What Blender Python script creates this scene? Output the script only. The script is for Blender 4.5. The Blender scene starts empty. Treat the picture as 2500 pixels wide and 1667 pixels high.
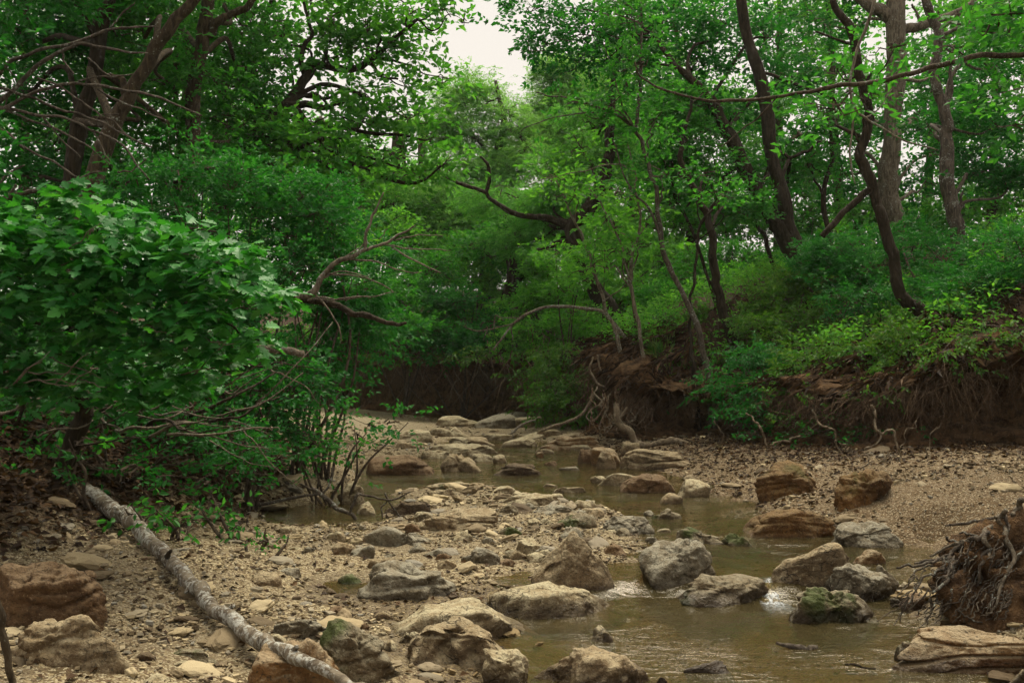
import bpy, math, random
import numpy as np
from mathutils import Vector

random.seed(11)
rng = np.random.default_rng(11)
scene = bpy.context.scene
COL = scene.collection
R = math.radians

# ------------------------------------------------------------------ camera
HCAM, FPX, CX, HORY = 1.5, 2430.0, 1250.0, 875.0      # eye height, focal length in photo pixels, principal column, horizon row
cam_data = bpy.data.cameras.new("camera")
cam = bpy.data.objects.new("camera", cam_data)
COL.objects.link(cam)
cam.location = (0, 0, HCAM)
cam.rotation_euler = (R(90), 0, 0)
cam_data.sensor_width = 36.0
cam_data.lens = 36.0 * FPX / 2500.0
cam_data.shift_y = (HORY - 833.5) / 2500.0
cam_data.clip_start = 0.05
cam_data.clip_end = 2000.0
scene.camera = cam

# ------------------------------------------------------------------ sky, sun, exposure
SUN_EL, SUN_AZ = 64.0, 22.0           # high, soft light from beyond the wood (degrees; azimuth clockwise from +Y)
world = bpy.data.worlds.new("World")
scene.world = world
world.use_nodes = True
wn, wl = world.node_tree.nodes, world.node_tree.links
wn.clear()
w_out = wn.new("ShaderNodeOutputWorld")
w_bg = wn.new("ShaderNodeBackground")
w_sky = wn.new("ShaderNodeTexSky")
w_sky.sky_type = 'NISHITA'
w_sky.sun_disc = False
w_sky.sun_elevation = R(SUN_EL)
w_sky.sun_rotation = R(SUN_AZ)
w_mix = wn.new("ShaderNodeMixRGB")            # an even cloud sheet over the clear sky
w_mix.inputs[0].default_value = 0.97
w_mix.inputs[2].default_value = (2.48, 2.28, 1.99, 1)
w_bg.inputs[1].default_value = 0.10
wl.new(w_sky.outputs[0], w_mix.inputs[1])
wl.new(w_mix.outputs[0], w_bg.inputs[0])
wl.new(w_bg.outputs[0], w_out.inputs[0])

sun_data = bpy.data.lights.new("sun", 'SUN')
sun_data.energy = 1.5
sun_data.angle = R(40)
sun_data.color = (1.0, 0.90, 0.72)
sun = bpy.data.objects.new("sun", sun_data)
COL.objects.link(sun)
_d = Vector((math.sin(R(SUN_AZ)) * math.cos(R(SUN_EL)), math.cos(R(SUN_AZ)) * math.cos(R(SUN_EL)), math.sin(R(SUN_EL))))
sun.rotation_euler = _d.to_track_quat('Z', 'Y').to_euler()
sun.location = (0, -5, 20)

vs = scene.view_settings
vs.view_transform = 'Standard'
vs.look = 'None'
vs.exposure = 1.95
vs.gamma = 1.0
scene.render.engine = 'CYCLES'
scene.cycles.use_denoising = True
scene.cycles.max_bounces = 5
scene.cycles.use_adaptive_sampling = True
scene.cycles.adaptive_threshold = 0.03
scene.cycles.diffuse_bounces = 1
scene.cycles.glossy_bounces = 2
scene.cycles.transparent_max_bounces = 8
scene.cycles.transmission_bounces = 4
scene.cycles.caustics_reflective = False
scene.cycles.caustics_refractive = False
scene.cycles.sample_clamp_indirect = 4.0

# ------------------------------------------------------------------ numeric helpers
def P(px, py, d):
    """world point seen at photo pixel (px, py) at depth d metres"""
    return np.array([(px - CX) / FPX * d, d, HCAM - (py - HORY) / FPX * d])

def G(px, py, z):
    """plan point where the pixel's ray meets height z"""
    d = (HCAM - z) * FPX / (py - HORY)
    return np.array([(px - CX) / FPX * d, d, z])

def _hash(ix, iy, iz, seed):
    h = (ix * 374761393 + iy * 668265263 + iz * 2147483629 + seed * 974711) & 0xFFFFFFFF
    h = ((h ^ (h >> 13)) * 1274126177) & 0xFFFFFFFF
    h = h ^ (h >> 16)
    return (h & 0xFFFF) / 65535.0 * 2.0 - 1.0

def vnoise(p, seed=0):
    p = np.asarray(p, dtype=np.float64)
    f = np.floor(p)
    i = f.astype(np.int64)
    t = p - f
    t = t * t * t * (t * (t * 6 - 15) + 10)
    x, y, z = i[:, 0], i[:, 1], i[:, 2]
    tx, ty, tz = t[:, 0], t[:, 1], t[:, 2]
    def h(a, b, c): return _hash(x + a, y + b, z + c, seed)
    c00 = h(0, 0, 0) * (1 - tx) + h(1, 0, 0) * tx
    c10 = h(0, 1, 0) * (1 - tx) + h(1, 1, 0) * tx
    c01 = h(0, 0, 1) * (1 - tx) + h(1, 0, 1) * tx
    c11 = h(0, 1, 1) * (1 - tx) + h(1, 1, 1) * tx
    return (c00 * (1 - ty) + c10 * ty) * (1 - tz) + (c01 * (1 - ty) + c11 * ty) * tz

def fbm(p, seed=0, octv=4, gain=0.5):
    p = np.asarray(p, dtype=np.float64)
    s, a = np.zeros(len(p)), 1.0
    for k in range(octv):
        s += a * vnoise(p * (2.03 ** k) + 17.3 * k, seed + k * 31)
        a *= gain
    return s

def sstep(a, b, x):
    t = np.clip((x - a) / (b - a), 0, 1)
    return t * t * (3 - 2 * t)

def unit(v):
    v = np.asarray(v, dtype=np.float64)
    return v / np.maximum(np.linalg.norm(v, axis=-1, keepdims=True), 1e-9)

def catmull(pts, n):
    """resample a polyline (any number of columns) with a Catmull-Rom curve into n rows"""
    pts = np.asarray(pts, dtype=np.float64)
    if len(pts) == 2:
        t = np.linspace(0, 1, n)[:, None]
        return pts[0] * (1 - t) + pts[1] * t
    e = np.vstack([2 * pts[0] - pts[1], pts, 2 * pts[-1] - pts[-2]])
    seg = np.linalg.norm(np.diff(pts[:, :3], axis=0), axis=1) ** 0.5
    cum = np.concatenate([[0], np.cumsum(seg)])
    s = np.linspace(0, cum[-1], n)
    k = np.clip(np.searchsorted(cum, s, side='right') - 1, 0, len(pts) - 2)
    t = ((s - cum[k]) / np.maximum(seg[k], 1e-9))[:, None]
    p0, p1, p2, p3 = e[k], e[k + 1], e[k + 2], e[k + 3]
    return 0.5 * (2 * p1 + (p2 - p0) * t + (2 * p0 - 5 * p1 + 4 * p2 - p3) * t ** 2 + (3 * p1 - p0 - 3 * p2 + p3) * t ** 3)

# ------------------------------------------------------------------ mesh helpers
class MB:
    """collects vertices and faces as arrays; faces of one width per chunk"""
    def __init__(self):
        self.v, self.f, self.n = [], [], 0
    def add(self, verts, faces, mat=0):
        faces = np.asarray(faces, dtype=np.int64)
        self.v.append(np.asarray(verts, dtype=np.float64))
        self.f.append((faces + self.n, mat))
        self.n += len(verts)
    def mesh(self, name, mats, smooth=True, origin=None):
        v = np.vstack(self.v)
        if origin is not None:
            v = v - np.asarray(origin)
        me = bpy.data.meshes.new(name)
        me.vertices.add(len(v))
        me.vertices.foreach_set("co", v.astype(np.float32).ravel())
        loops = np.concatenate([f.ravel() for f, m in self.f])
        sizes = np.concatenate([np.full(len(f), f.shape[1]) for f, m in self.f])
        midx = np.concatenate([np.full(len(f), m) for f, m in self.f])
        starts = np.concatenate([[0], np.cumsum(sizes)[:-1]])
        me.loops.add(len(loops))
        me.loops.foreach_set("vertex_index", loops.astype(np.int32))
        me.polygons.add(len(sizes))
        me.polygons.foreach_set("loop_start", starts.astype(np.int32))
        me.polygons.foreach_set("loop_total", sizes.astype(np.int32))
        me.polygons.foreach_set("material_index", midx.astype(np.int32))
        me.polygons.foreach_set("use_smooth", np.full(len(sizes), smooth))
        for m in (mats if isinstance(mats, (list, tuple)) else [mats]):
            me.materials.append(m)
        me.update(calc_edges=True)
        return me
    def build(self, name, mats, parent=None, smooth=True, origin=None):
        """link as ONE mesh object; origin = where the object's own origin sits in world space"""
        me = self.mesh(name, mats, smooth, origin)
        o = bpy.data.objects.new(name, me)
        COL.objects.link(o)
        if origin is not None:
            o.location = Vector([float(c) for c in origin])
        if parent is not None:
            o.parent = parent
            o.location = o.location - parent.location
        return o

def empty(name, loc):
    o = bpy.data.objects.new(name, None)
    o.empty_display_size = 0.1
    o.location = Vector([float(c) for c in loc])
    COL.objects.link(o)
    return o

def tag(o, label=None, cat=None, group=None, kind=None):
    if label: o["label"] = label
    if cat: o["category"] = cat
    if group: o["group"] = group
    if kind: o["kind"] = kind
    return o

def tube_arrays(pts, rad, sides=7, seed=0, knob=0.0, wob=0.0, seg=None, cap=True):
    """a tapering, slightly knobbly tube along a curve: pts (n,3), rad (n)"""
    pts = np.asarray(pts, dtype=np.float64)
    rad = np.broadcast_to(np.asarray(rad, dtype=np.float64), (len(pts),))
    n = seg or max(4, len(pts) * 5)
    c = catmull(np.column_stack([pts, rad]), n)
    p, r = c[:, :3].copy(), np.maximum(c[:, 3], 0.0006)
    if wob:
        length = np.linalg.norm(np.diff(p, axis=0), axis=1).sum()
        q = np.linspace(0, max(4.0, n / 3.5), n)
        w = sstep(0, 0.12, np.linspace(0, 1, n))
        for k in range(3):
            p[:, k] += wob * w * vnoise(np.column_stack([q, np.full(n, seed * 3.7 + k * 9.1), np.zeros(n)]), seed + k)
    tan = unit(np.gradient(p, axis=0))
    up = np.array([0.13, 0.21, 0.97]) if abs(tan[0][2]) < 0.8 else np.array([0.97, 0.2, 0.1])
    fr = []
    u = unit(np.cross(tan[0], up))
    for t in tan:
        u = unit(u - t * np.dot(u, t))
        fr.append(u)
    fr = np.array(fr)
    bi = np.cross(tan, fr)
    ang = np.linspace(0, 2 * np.pi, sides, endpoint=False)
    ring = fr[:, None, :] * np.cos(ang)[None, :, None] + bi[:, None, :] * np.sin(ang)[None, :, None]
    rr = np.repeat(r[:, None], sides, axis=1)
    v = p[:, None, :] + ring * rr[..., None]
    if knob:
        q = v.reshape(-1, 3)
        sc = 1.0 / max(np.mean(r) * 3.0, 0.004)
        nz = fbm(q * np.array([1, 1, 0.6]) * sc, seed + 5, 3)
        v = p[:, None, :] + ring * (rr * (1 + knob * nz.reshape(n, sides)))[..., None]
    v = v.reshape(-1, 3)
    i = np.arange(n - 1)[:, None] * sides
    j = np.arange(sides)[None, :]
    a = i + j
    b = i + (j + 1) % sides
    quads = np.stack([a, b, b + sides, a + sides], axis=-1).reshape(-1, 4)
    if cap:
        v = np.vstack([v, p[0], p[-1]])
        k0, k1 = n * sides, n * sides + 1
        j = np.arange(sides)
        t0 = np.stack([np.full(sides, k0), (j + 1) % sides, j], axis=-1)
        base = (n - 1) * sides
        t1 = np.stack([np.full(sides, k1), base + j, base + (j + 1) % sides], axis=-1)
        return v, quads, np.vstack([t0, t1])
    return v, quads, None

def add_tube(mb, pts, rad, sides=7, seed=0, knob=0.0, wob=0.0, seg=None, mat=0):
    v, q, t = tube_arrays(pts, rad, sides, seed, knob, wob, seg)
    n0 = mb.n
    mb.add(v, q, mat)
    mb.f.append((t + n0, mat))

# ------------------------------------------------------------------ material helpers
def new_mat(name):
    m = bpy.data.materials.new(name)
    m.use_nodes = True
    nt = m.node_tree
    nt.nodes.clear()
    out = nt.nodes.new("ShaderNodeOutputMaterial")
    return m, nt, out

def nd(nt, kind, **kw):
    n = nt.nodes.new(kind)
    for k, v in kw.items():
        if k.startswith("i_"):
            key = k[2:]
            key = int(key) if key.isdigit() else key
            n.inputs[key].default_value = v
        else:
            setattr(n, k, v)
    return n

def mixc(nt, fac, a, b, mode='MIX'):
    n = nt.nodes.new("ShaderNodeMixRGB")
    n.blend_type = mode
    for sock, v in ((0, fac), (1, a), (2, b)):
        if hasattr(v, "is_linked"):
            nt.links.new(v, n.inputs[sock])
        elif sock == 0:
            n.inputs[0].default_value = v
        else:
            n.inputs[sock].default_value = (v[0], v[1], v[2], 1)
    return n.outputs[0]

def math_n(nt, op, a, b=None, c=None, clamp=False):
    n = nt.nodes.new("ShaderNodeMath")
    n.operation = op
    n.use_clamp = clamp
    for k, v in enumerate((a, b, c)):
        if v is None: continue
        if hasattr(v, "is_linked"): nt.links.new(v, n.inputs[k])
        else: n.inputs[k].default_value = v
    return n.outputs[0]

def remap(nt, v, a, b, c=0.0, d=1.0, smooth=True):
    n = nt.nodes.new("ShaderNodeMapRange")
    n.interpolation_type = 'SMOOTHSTEP' if smooth else 'LINEAR'
    nt.links.new(v, n.inputs[0])
    for k, x in enumerate((a, b, c, d)):
        n.inputs[k + 1].default_value = x
    return n.outputs[0]

def noise_n(nt, vec, scale, detail=4, rough=0.55, dist=0.0):
    n = nd(nt, "ShaderNodeTexNoise", i_Scale=scale, i_Detail=detail, i_Roughness=rough, i_Distortion=dist)
    nt.links.new(vec, n.inputs["Vector"])
    return n.outputs["Fac"]

def bump_n(nt, height, strength, dist, normal=None):
    n = nd(nt, "ShaderNodeBump", i_Strength=strength, i_Distance=dist)
    nt.links.new(height, n.inputs["Height"])
    if normal is not None: nt.links.new(normal, n.inputs["Normal"])
    return n.outputs[0]

def obj_vec(nt, jitter=True, scale=(1, 1, 1)):
    tc = nt.nodes.new("ShaderNodeTexCoord")
    mp = nd(nt, "ShaderNodeMapping", i_Scale=scale)
    nt.links.new(tc.outputs["Object"], mp.inputs[0])
    if jitter:
        oi = nt.nodes.new("ShaderNodeObjectInfo")
        v = math_n(nt, 'MULTIPLY', oi.outputs["Random"], 37.0)
        cb = nt.nodes.new("ShaderNodeCombineXYZ")
        for k in range(3): nt.links.new(v, cb.inputs[k])
        nt.links.new(cb.outputs[0], mp.inputs["Location"])
    return mp.outputs[0]

def principled(nt, out, color, rough, normal=None, spec=0.4):
    b = nt.nodes.new("ShaderNodeBsdfPrincipled")
    for sock, v in (("Base Color", color), ("Roughness", rough), ("Normal", normal), ("Specular IOR Level", spec)):
        if v is None: continue
        if hasattr(v, "is_linked"): nt.links.new(v, b.inputs[sock])
        elif sock == "Base Color": b.inputs[sock].default_value = (v[0], v[1], v[2], 1)
        else: b.inputs[sock].default_value = v
    nt.links.new(b.outputs[0], out.inputs[0])
    return b

def rock_mat(name, top, side, dark, moss=0.0, mosscol=(0.05, 0.07, 0.015), top_mix=0.75, rust=None):
    m, nt, out = new_mat(name)
    v = obj_vec(nt)
    n1 = noise_n(nt, v, 3.2, 6, 0.62, 0.4)
    n2 = noise_n(nt, v, 14.0, 6, 0.65)
    n3 = noise_n(nt, v, 60.0, 3, 0.6)
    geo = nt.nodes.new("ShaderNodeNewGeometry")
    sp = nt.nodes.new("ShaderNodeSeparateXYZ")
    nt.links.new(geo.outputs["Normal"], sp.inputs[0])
    # the top colour is mixed in on faces that look up
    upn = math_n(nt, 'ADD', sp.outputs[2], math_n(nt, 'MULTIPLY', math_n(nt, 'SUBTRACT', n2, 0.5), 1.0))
    up = math_n(nt, 'MULTIPLY', remap(nt, upn, 0.15, 0.8), top_mix)
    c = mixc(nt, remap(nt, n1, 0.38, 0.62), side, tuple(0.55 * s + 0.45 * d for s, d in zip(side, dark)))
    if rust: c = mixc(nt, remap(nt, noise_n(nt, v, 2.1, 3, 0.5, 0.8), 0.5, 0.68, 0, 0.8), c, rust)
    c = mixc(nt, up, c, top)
    c = mixc(nt, remap(nt, n2, 0.36, 0.60, 0.0, 0.75), mixc(nt, 1.0, c, (0.62, 0.55, 0.47), 'MULTIPLY'), c)
    # thin dark fissures
    vo = nd(nt, "ShaderNodeTexVoronoi", feature='DISTANCE_TO_EDGE', i_Scale=4.5)
    dv = nt.nodes.new("ShaderNodeVectorMath"); dv.operation = 'ADD'
    nz = nd(nt, "ShaderNodeTexNoise", i_Scale=3.0, i_Detail=4.0)
    nt.links.new(v, nz.inputs["Vector"])
    nt.links.new(v, dv.inputs[0]); nt.links.new(nz.outputs["Color"], dv.inputs[1])
    nt.links.new(dv.outputs[0], vo.inputs["Vector"])
    cr = remap(nt, vo.outputs["Distance"], 0.0, 0.035, 1.0, 0.0)
    cr = math_n(nt, 'MULTIPLY', cr, remap(nt, n1, 0.52, 0.66))
    c = mixc(nt, math_n(nt, 'MULTIPLY', cr, 0.40), c, dark)
    speck = remap(nt, n3, 0.56, 0.68, 0.0, 0.8)
    c = mixc(nt, speck, c, dark)
    c = mixc(nt, remap(nt, n3, 0.28, 0.42, 0.45, 0.0), c, tuple(min(1, x * 1.35) for x in top))
    if moss > 0:
        mk = remap(nt, noise_n(nt, v, 2.4, 5, 0.6, 0.5), 0.66 - moss * 0.3, 0.78 - moss * 0.3)
        c = mixc(nt, math_n(nt, 'MULTIPLY', mk, 0.9), c, mosscol)
    # a wet tide band along the waterline
    sp2 = nt.nodes.new("ShaderNodeSeparateXYZ")
    nt.links.new(geo.outputs["Position"], sp2.inputs[0])
    zz = math_n(nt, 'ADD', sp2.outputs[2], math_n(nt, 'MULTIPLY', math_n(nt, 'SUBTRACT', n1, 0.5), 0.08))
    wet = remap(nt, zz, 0.035, 0.10, 1.0, 0.0)
    c = mixc(nt, wet, c, mixc(nt, 1.0, c, (0.34, 0.30, 0.24), 'MULTIPLY'))
    rough = remap(nt, wet, 0, 1, 0.88, 0.35)
    h = math_n(nt, 'ADD', math_n(nt, 'MULTIPLY', n2, 0.7), math_n(nt, 'MULTIPLY', n3, 0.3))
    h = math_n(nt, 'SUBTRACT', h, math_n(nt, 'MULTIPLY', cr, 0.4))
    principled(nt, out, c, rough, bump_n(nt, h, 1.0, 0.045), 0.3)
    return m

def bark_mat(name, c1, c2, c3=None, lichen=0.0, lcol=(0.28, 0.30, 0.26), zs=0.25, scale=26.0):
    m, nt, out = new_mat(name)
    v = obj_vec(nt, True, (1, 1, zs))
    n1 = noise_n(nt, v, scale, 5, 0.6, 0.6)
    v2 = obj_vec(nt, True)
    n2 = noise_n(nt, v2, 5.0, 5, 0.6)
    n3 = noise_n(nt, v2, 34.0, 4, 0.65)
    c = mixc(nt, remap(nt, n1, 0.36, 0.64), c1, c2)
    if c3: c = mixc(nt, remap(nt, n2, 0.46, 0.66), c, c3)
    if lichen > 0:
        k = math_n(nt, 'ADD', math_n(nt, 'MULTIPLY', n3, 0.6), math_n(nt, 'MULTIPLY', n2, 0.4))
        c = mixc(nt, remap(nt, k, 0.62 - 0.2 * lichen, 0.70 - 0.2 * lichen, 0.0, 0.9), c, lcol)
    principled(nt, out, c, 0.9, bump_n(nt, n1, 1.0, 0.035), 0.2)
    return m

def leaf_mat(name, ca, cb, cc, trans=0.38, rough=0.5, spec=0.25):
    """three greens spread leaf by leaf; light shines through the blade"""
    m, nt, out = new_mat(name)
    geo = nt.nodes.new("ShaderNodeNewGeometry")
    rnd = geo.outputs["Random Per Island"]
    ramp = nt.nodes.new("ShaderNodeValToRGB")
    e = ramp.color_ramp.elements
    e[0].position, e[0].color = 0.0, (*ca, 1)
    e[1].position, e[1].color = 1.0, (*cc, 1)
    k = e.new(0.55); k.color = (*cb, 1)
    oi = nt.nodes.new("ShaderNodeObjectInfo")
    f = math_n(nt, 'FRACT', math_n(nt, 'ADD', rnd, oi.outputs["Random"]))
    nt.links.new(f, ramp.inputs[0])
    col = ramp.outputs[0]
    b = nt.nodes.new("ShaderNodeBsdfPrincipled")
    nt.links.new(col, b.inputs["Base Color"])
    b.inputs["Roughness"].default_value = rough
    b.inputs["Specular IOR Level"].default_value = spec
    t = nt.nodes.new("ShaderNodeBsdfTranslucent")
    tcol = mixc(nt, 1.0, col, (1.5, 1.45, 0.5), 'MULTIPLY')
    nt.links.new(tcol, t.inputs[0])
    mx = nt.nodes.new("ShaderNodeMixShader")
    mx.inputs[0].default_value = trans
    nt.links.new(b.outputs[0], mx.inputs[1])
    nt.links.new(t.outputs[0], mx.inputs[2])
    nt.links.new(mx.outputs[0], out.inputs[0])
    return m

M = {}
CREAM, TAN, DARK = (0.46, 0.415, 0.275), (0.225, 0.165, 0.095), (0.045, 0.035, 0.022)
M['rock_cream'] = rock_mat("rock_cream", CREAM, (0.27, 0.215, 0.13), DARK, top_mix=0.85)
M['rock_tan'] = rock_mat("rock_tan", (0.40, 0.34, 0.215), TAN, DARK, top_mix=0.7)
M['rock_brown'] = rock_mat("rock_brown", (0.27, 0.205, 0.125), (0.16, 0.095, 0.045), (0.04, 0.026, 0.014), top_mix=0.45)
M['rock_orange'] = rock_mat("rock_orange", (0.36, 0.305, 0.20), (0.225, 0.135, 0.058), DARK, top_mix=0.7, rust=(0.27, 0.135, 0.045))
M['rock_grey'] = rock_mat("rock_grey", (0.34, 0.325, 0.25), (0.21, 0.185, 0.13), DARK, top_mix=0.7)
M['rock_moss'] = rock_mat("rock_moss", (0.31, 0.285, 0.20), (0.17, 0.13, 0.075), (0.035, 0.03, 0.016), moss=0.6, top_mix=0.6)
M['rock_rustmoss'] = rock_mat("rock_rustmoss", (0.25, 0.20, 0.10), (0.17, 0.085, 0.024), (0.03, 0.02, 0.010), moss=0.35, mosscol=(0.075, 0.06, 0.012), top_mix=0.35)
M['rock_dark'] = rock_mat("rock_dark", (0.20, 0.16, 0.10), (0.10, 0.065, 0.035), (0.03, 0.022, 0.014), top_mix=0.5)

M['bark_dark'] = bark_mat("bark_dark", (0.016, 0.012, 0.007), (0.048, 0.036, 0.022), (0.03, 0.022, 0.012))
M['bark_brown'] = bark_mat("bark_brown", (0.028, 0.020, 0.012), (0.085, 0.064, 0.038), (0.055, 0.04, 0.023), lichen=0.2)
M['bark_grey'] = bark_mat("bark_grey", (0.045, 0.036, 0.028), (0.12, 0.098, 0.075), (0.08, 0.066, 0.05), lichen=0.35)
M['bark_pale'] = bark_mat("bark_pale", (0.075, 0.06, 0.043), (0.21, 0.175, 0.125), (0.14, 0.115, 0.082), lichen=0.45)
M['bark_ash'] = bark_mat("bark_ash", (0.06, 0.048, 0.034), (0.185, 0.155, 0.112), (0.12, 0.098, 0.07), lichen=0.3)
M['log'] = bark_mat("log_bark", (0.075, 0.058, 0.04), (0.19, 0.16, 0.115), (0.115, 0.09, 0.062), lichen=0.66, lcol=(0.36, 0.36, 0.32), zs=1.0, scale=12)
M['root'] = bark_mat("root_bark", (0.10, 0.076, 0.05), (0.27, 0.22, 0.15), (0.17, 0.13, 0.085), zs=0.5)
M['rootlet'] = bark_mat("rootlet_bark", (0.075, 0.047, 0.028), (0.20, 0.135, 0.08), zs=0.5)
M['twig'] = bark_mat("twig_bark", (0.045, 0.032, 0.022), (0.11, 0.085, 0.06), zs=0.5)
M['deadtwig'] = bark_mat("dead_twig_bark", (0.12, 0.10, 0.078), (0.25, 0.22, 0.175), zs=0.5)

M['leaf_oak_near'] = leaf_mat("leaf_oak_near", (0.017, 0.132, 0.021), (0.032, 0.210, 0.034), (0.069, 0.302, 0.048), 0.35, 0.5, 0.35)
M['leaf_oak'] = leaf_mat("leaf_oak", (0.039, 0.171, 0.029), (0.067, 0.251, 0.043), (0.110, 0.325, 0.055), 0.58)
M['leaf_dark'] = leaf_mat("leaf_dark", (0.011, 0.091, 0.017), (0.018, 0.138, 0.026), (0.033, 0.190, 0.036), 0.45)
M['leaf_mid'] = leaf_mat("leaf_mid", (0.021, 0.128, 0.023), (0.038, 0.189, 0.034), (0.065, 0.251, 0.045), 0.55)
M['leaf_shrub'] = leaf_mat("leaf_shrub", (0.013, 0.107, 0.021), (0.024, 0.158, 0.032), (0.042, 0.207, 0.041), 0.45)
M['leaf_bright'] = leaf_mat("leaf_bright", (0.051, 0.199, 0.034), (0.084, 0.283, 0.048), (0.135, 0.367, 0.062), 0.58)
M['leaf_feather'] = leaf_mat("leaf_feather", (0.062, 0.212, 0.059), (0.089, 0.281, 0.079), (0.131, 0.349, 0.098), 0.58, 0.6, 0.25)  # feathery green, lightened so the colour carries some distance haze
M['leaf_hazed'] = leaf_mat("leaf_hazed", (0.115, 0.282, 0.096), (0.157, 0.363, 0.124), (0.207, 0.439, 0.149), 0.58, 0.6, 0.25)  # far crowns: fading with distance is put into these pale greens
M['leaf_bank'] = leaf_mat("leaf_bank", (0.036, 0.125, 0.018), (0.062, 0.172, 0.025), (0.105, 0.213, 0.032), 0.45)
M['grass'] = leaf_mat("grass_blade", (0.035, 0.13, 0.018), (0.075, 0.17, 0.03), (0.16, 0.19, 0.06), 0.35)
M['litter'] = leaf_mat("dead_leaf", (0.018, 0.010, 0.006), (0.042, 0.023, 0.011), (0.115, 0.066, 0.030), 0.12, 0.7, 0.2)
# ================================================================== terrain
CTRL = [  # (photo column, photo row, height) read off the creek bed
 # lower pool
 (1500,1560,-.14),(1650,1500,-.16),(1800,1560,-.18),(1950,1600,-.18),(2080,1560,-.14),(1600,1640,-.15),(1900,1660,-.18),
 (1350,1555,-.10),(1300,1535,-.06),(2130,1640,-.12),(1700,1470,-.10),(1530,1480,-.09),(1480,1620,-.10),(2180,1490,-.04),(1760,1490,-.10),
 (1220,1545,.02),(1150,1640,.03),(1060,1650,.05),(1250,1660,-.03),
 # gravel bar
 (1100,1400,.09),(900,1400,.09),(700,1400,.12),(1000,1200,.10),(1150,1180,.10),(1200,1330,.11),(1300,1290,.11),(1450,1320,.09),(1530,1370,.07),
 (600,1500,.14),(500,1450,.17),(800,1550,.08),(950,1480,.06),(700,1600,.12),(500,1620,.14),(350,1600,.20),(450,1350,.27),(650,1330,.14),(800,1330,.10),
 (1000,1350,.11),(1250,1390,.08),(1400,1400,.07),(770,1450,.035),(840,1445,.03),(560,1300,.20),(1050,1240,.11),(900,1320,.10),(1480,1440,.02),
 (1100,1270,.10),(740,1325,.09),(640,1275,.10),
 # left pool and main channel, upstream level
 (720,1280,-.05),(800,1245,-.08),(860,1262,-.02),(900,1205,-.06),(900,1180,-.10),(1050,1172,-.08),(1200,1180,-.08),(980,1168,-.05),(1350,1165,-.08),
 (1310,1125,-.05),(1400,1115,-.06),(1470,1135,-.02),(1400,1190,-.08),(1500,1215,-.10),(1600,1230,-.12),(1700,1240,-.12),(1780,1268,-.12),
 (1650,1275,-.10),(1750,1310,-.12),(1690,1370,-.10),(1800,1380,-.10),(1900,1345,-.08),(1800,1425,-.03),(1790,1235,-.02),(2150,1375,-.06),(2250,1355,-.05),
 (1390,1226,.09),(1500,1252,.09),(1590,1290,.08),(1600,1330,.05),(1620,1300,-.03),
 # right beach
 (1750,1180,.17),(1790,1210,.11),(1900,1225,.14),(2060,1250,.17),(2220,1285,.18),(2300,1230,.32),(2450,1200,.42),(2100,1180,.28),(1950,1150,.30),
 (2200,1140,.44),(2400,1120,.52),(1800,1110,.27),(1660,1115,.16),(2400,1310,.20),(2450,1340,.18),(2330,1500,.06),(2420,1480,.14),(2490,1430,.22),(2250,1440,.04),
 # rock shelf, sandbar and far channel
 (950,1100,.13),(1100,1095,.12),(1050,1060,.12),(900,1055,.20),(800,1010,.46),(900,1000,.34),(1000,1030,.14),(1100,1035,.10),(850,1085,.20),(770,1095,.36),
 (1270,1100,-.04),(1240,1112,-.05),(1130,1030,.03),(1200,1027,.0),(1300,1035,.10),(1400,1042,.20),(1450,1062,.25),(1350,1024,.10),(1080,1022,.02),(1010,1012,.03),
 (1560,1110,.13),(1600,1150,.06),(1250,1075,.02),(820,1140,.25),(760,1180,.20),(700,1220,.12),
]
_c = np.array([G(*c) for c in CTRL])
_extra = np.array([(-3.0, 4.2, .28), (-2.0, 3.4, .18), (-0.8, 3.4, .08), (0.4, 3.4, -.05), (1.5, 3.3, -.15), (2.8, 3.4, -.05), (3.6, 4.5, .15), (3.4, 6.5, .22),
                   (-3.2, 6.0, .36), (5, 8.5, .4), (6, 10.5, .55), (-3, 0, .3), (3, 0, .2), (-3, -8, .4), (3, -8, .4), (-12, 27, .0), (-20, 28, .0), (-5.2, 23, .4), (0, -3, .1)])
_c = np.vstack([_c, _extra])
_n = len(_c)
_A = np.zeros((_n + 1, _n + 1))
_A[:_n, :_n] = -np.linalg.norm(_c[:, None, :2] - _c[None, :, :2], axis=2)
_A[:_n, _n] = _A[_n, :_n] = 1
_w = np.linalg.solve(_A + np.diag([1e-3] * _n + [0]), np.concatenate([_c[:, 2], [0]]))

def zbed(x, y):
    q = np.column_stack([x, y])
    o = np.empty(len(q))
    for k in range(0, len(q), 20000):
        s = q[k:k + 20000]
        o[k:k + 20000] = -np.linalg.norm(s[:, None, :] - _c[None, :, :2], axis=2) @ _w[:_n] + _w[_n]
    return np.clip(o, -0.35, 0.62)

# the cut bank on the right and round the far bend: x, y, height of its lip
RB = np.array([(-60, 34, 1.6), (-24, 31, 1.5), (-12, 29, 1.45), (-6, 27.6, 1.4), (-3.3, 26.2, 1.35), (-1.0, 24.4, 1.4), (0.4, 22.8, 1.45), (1.0, 20.8, 1.5), (1.35, 18.6, 1.5),
               (1.62, 17.0, 1.42), (2.0, 16.0, 1.1), (2.7, 15.7, .98), (3.3, 15.5, .98), (3.8, 14.4, 1.0), (4.0, 13.0, 1.08), (4.5, 11.9, 1.25), (5.3, 11.45, 1.5), (6.4, 11.3, 1.72),
               (7.4, 10.6, 1.8), (7.3, 9.0, 1.8), (6.0, 7.6, 1.7), (5.0, 6.2, 1.6), (4.6, 4.5, 1.6), (4.6, 1, 1.6), (5, -8, 1.6), (6, -40, 1.6)])
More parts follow.
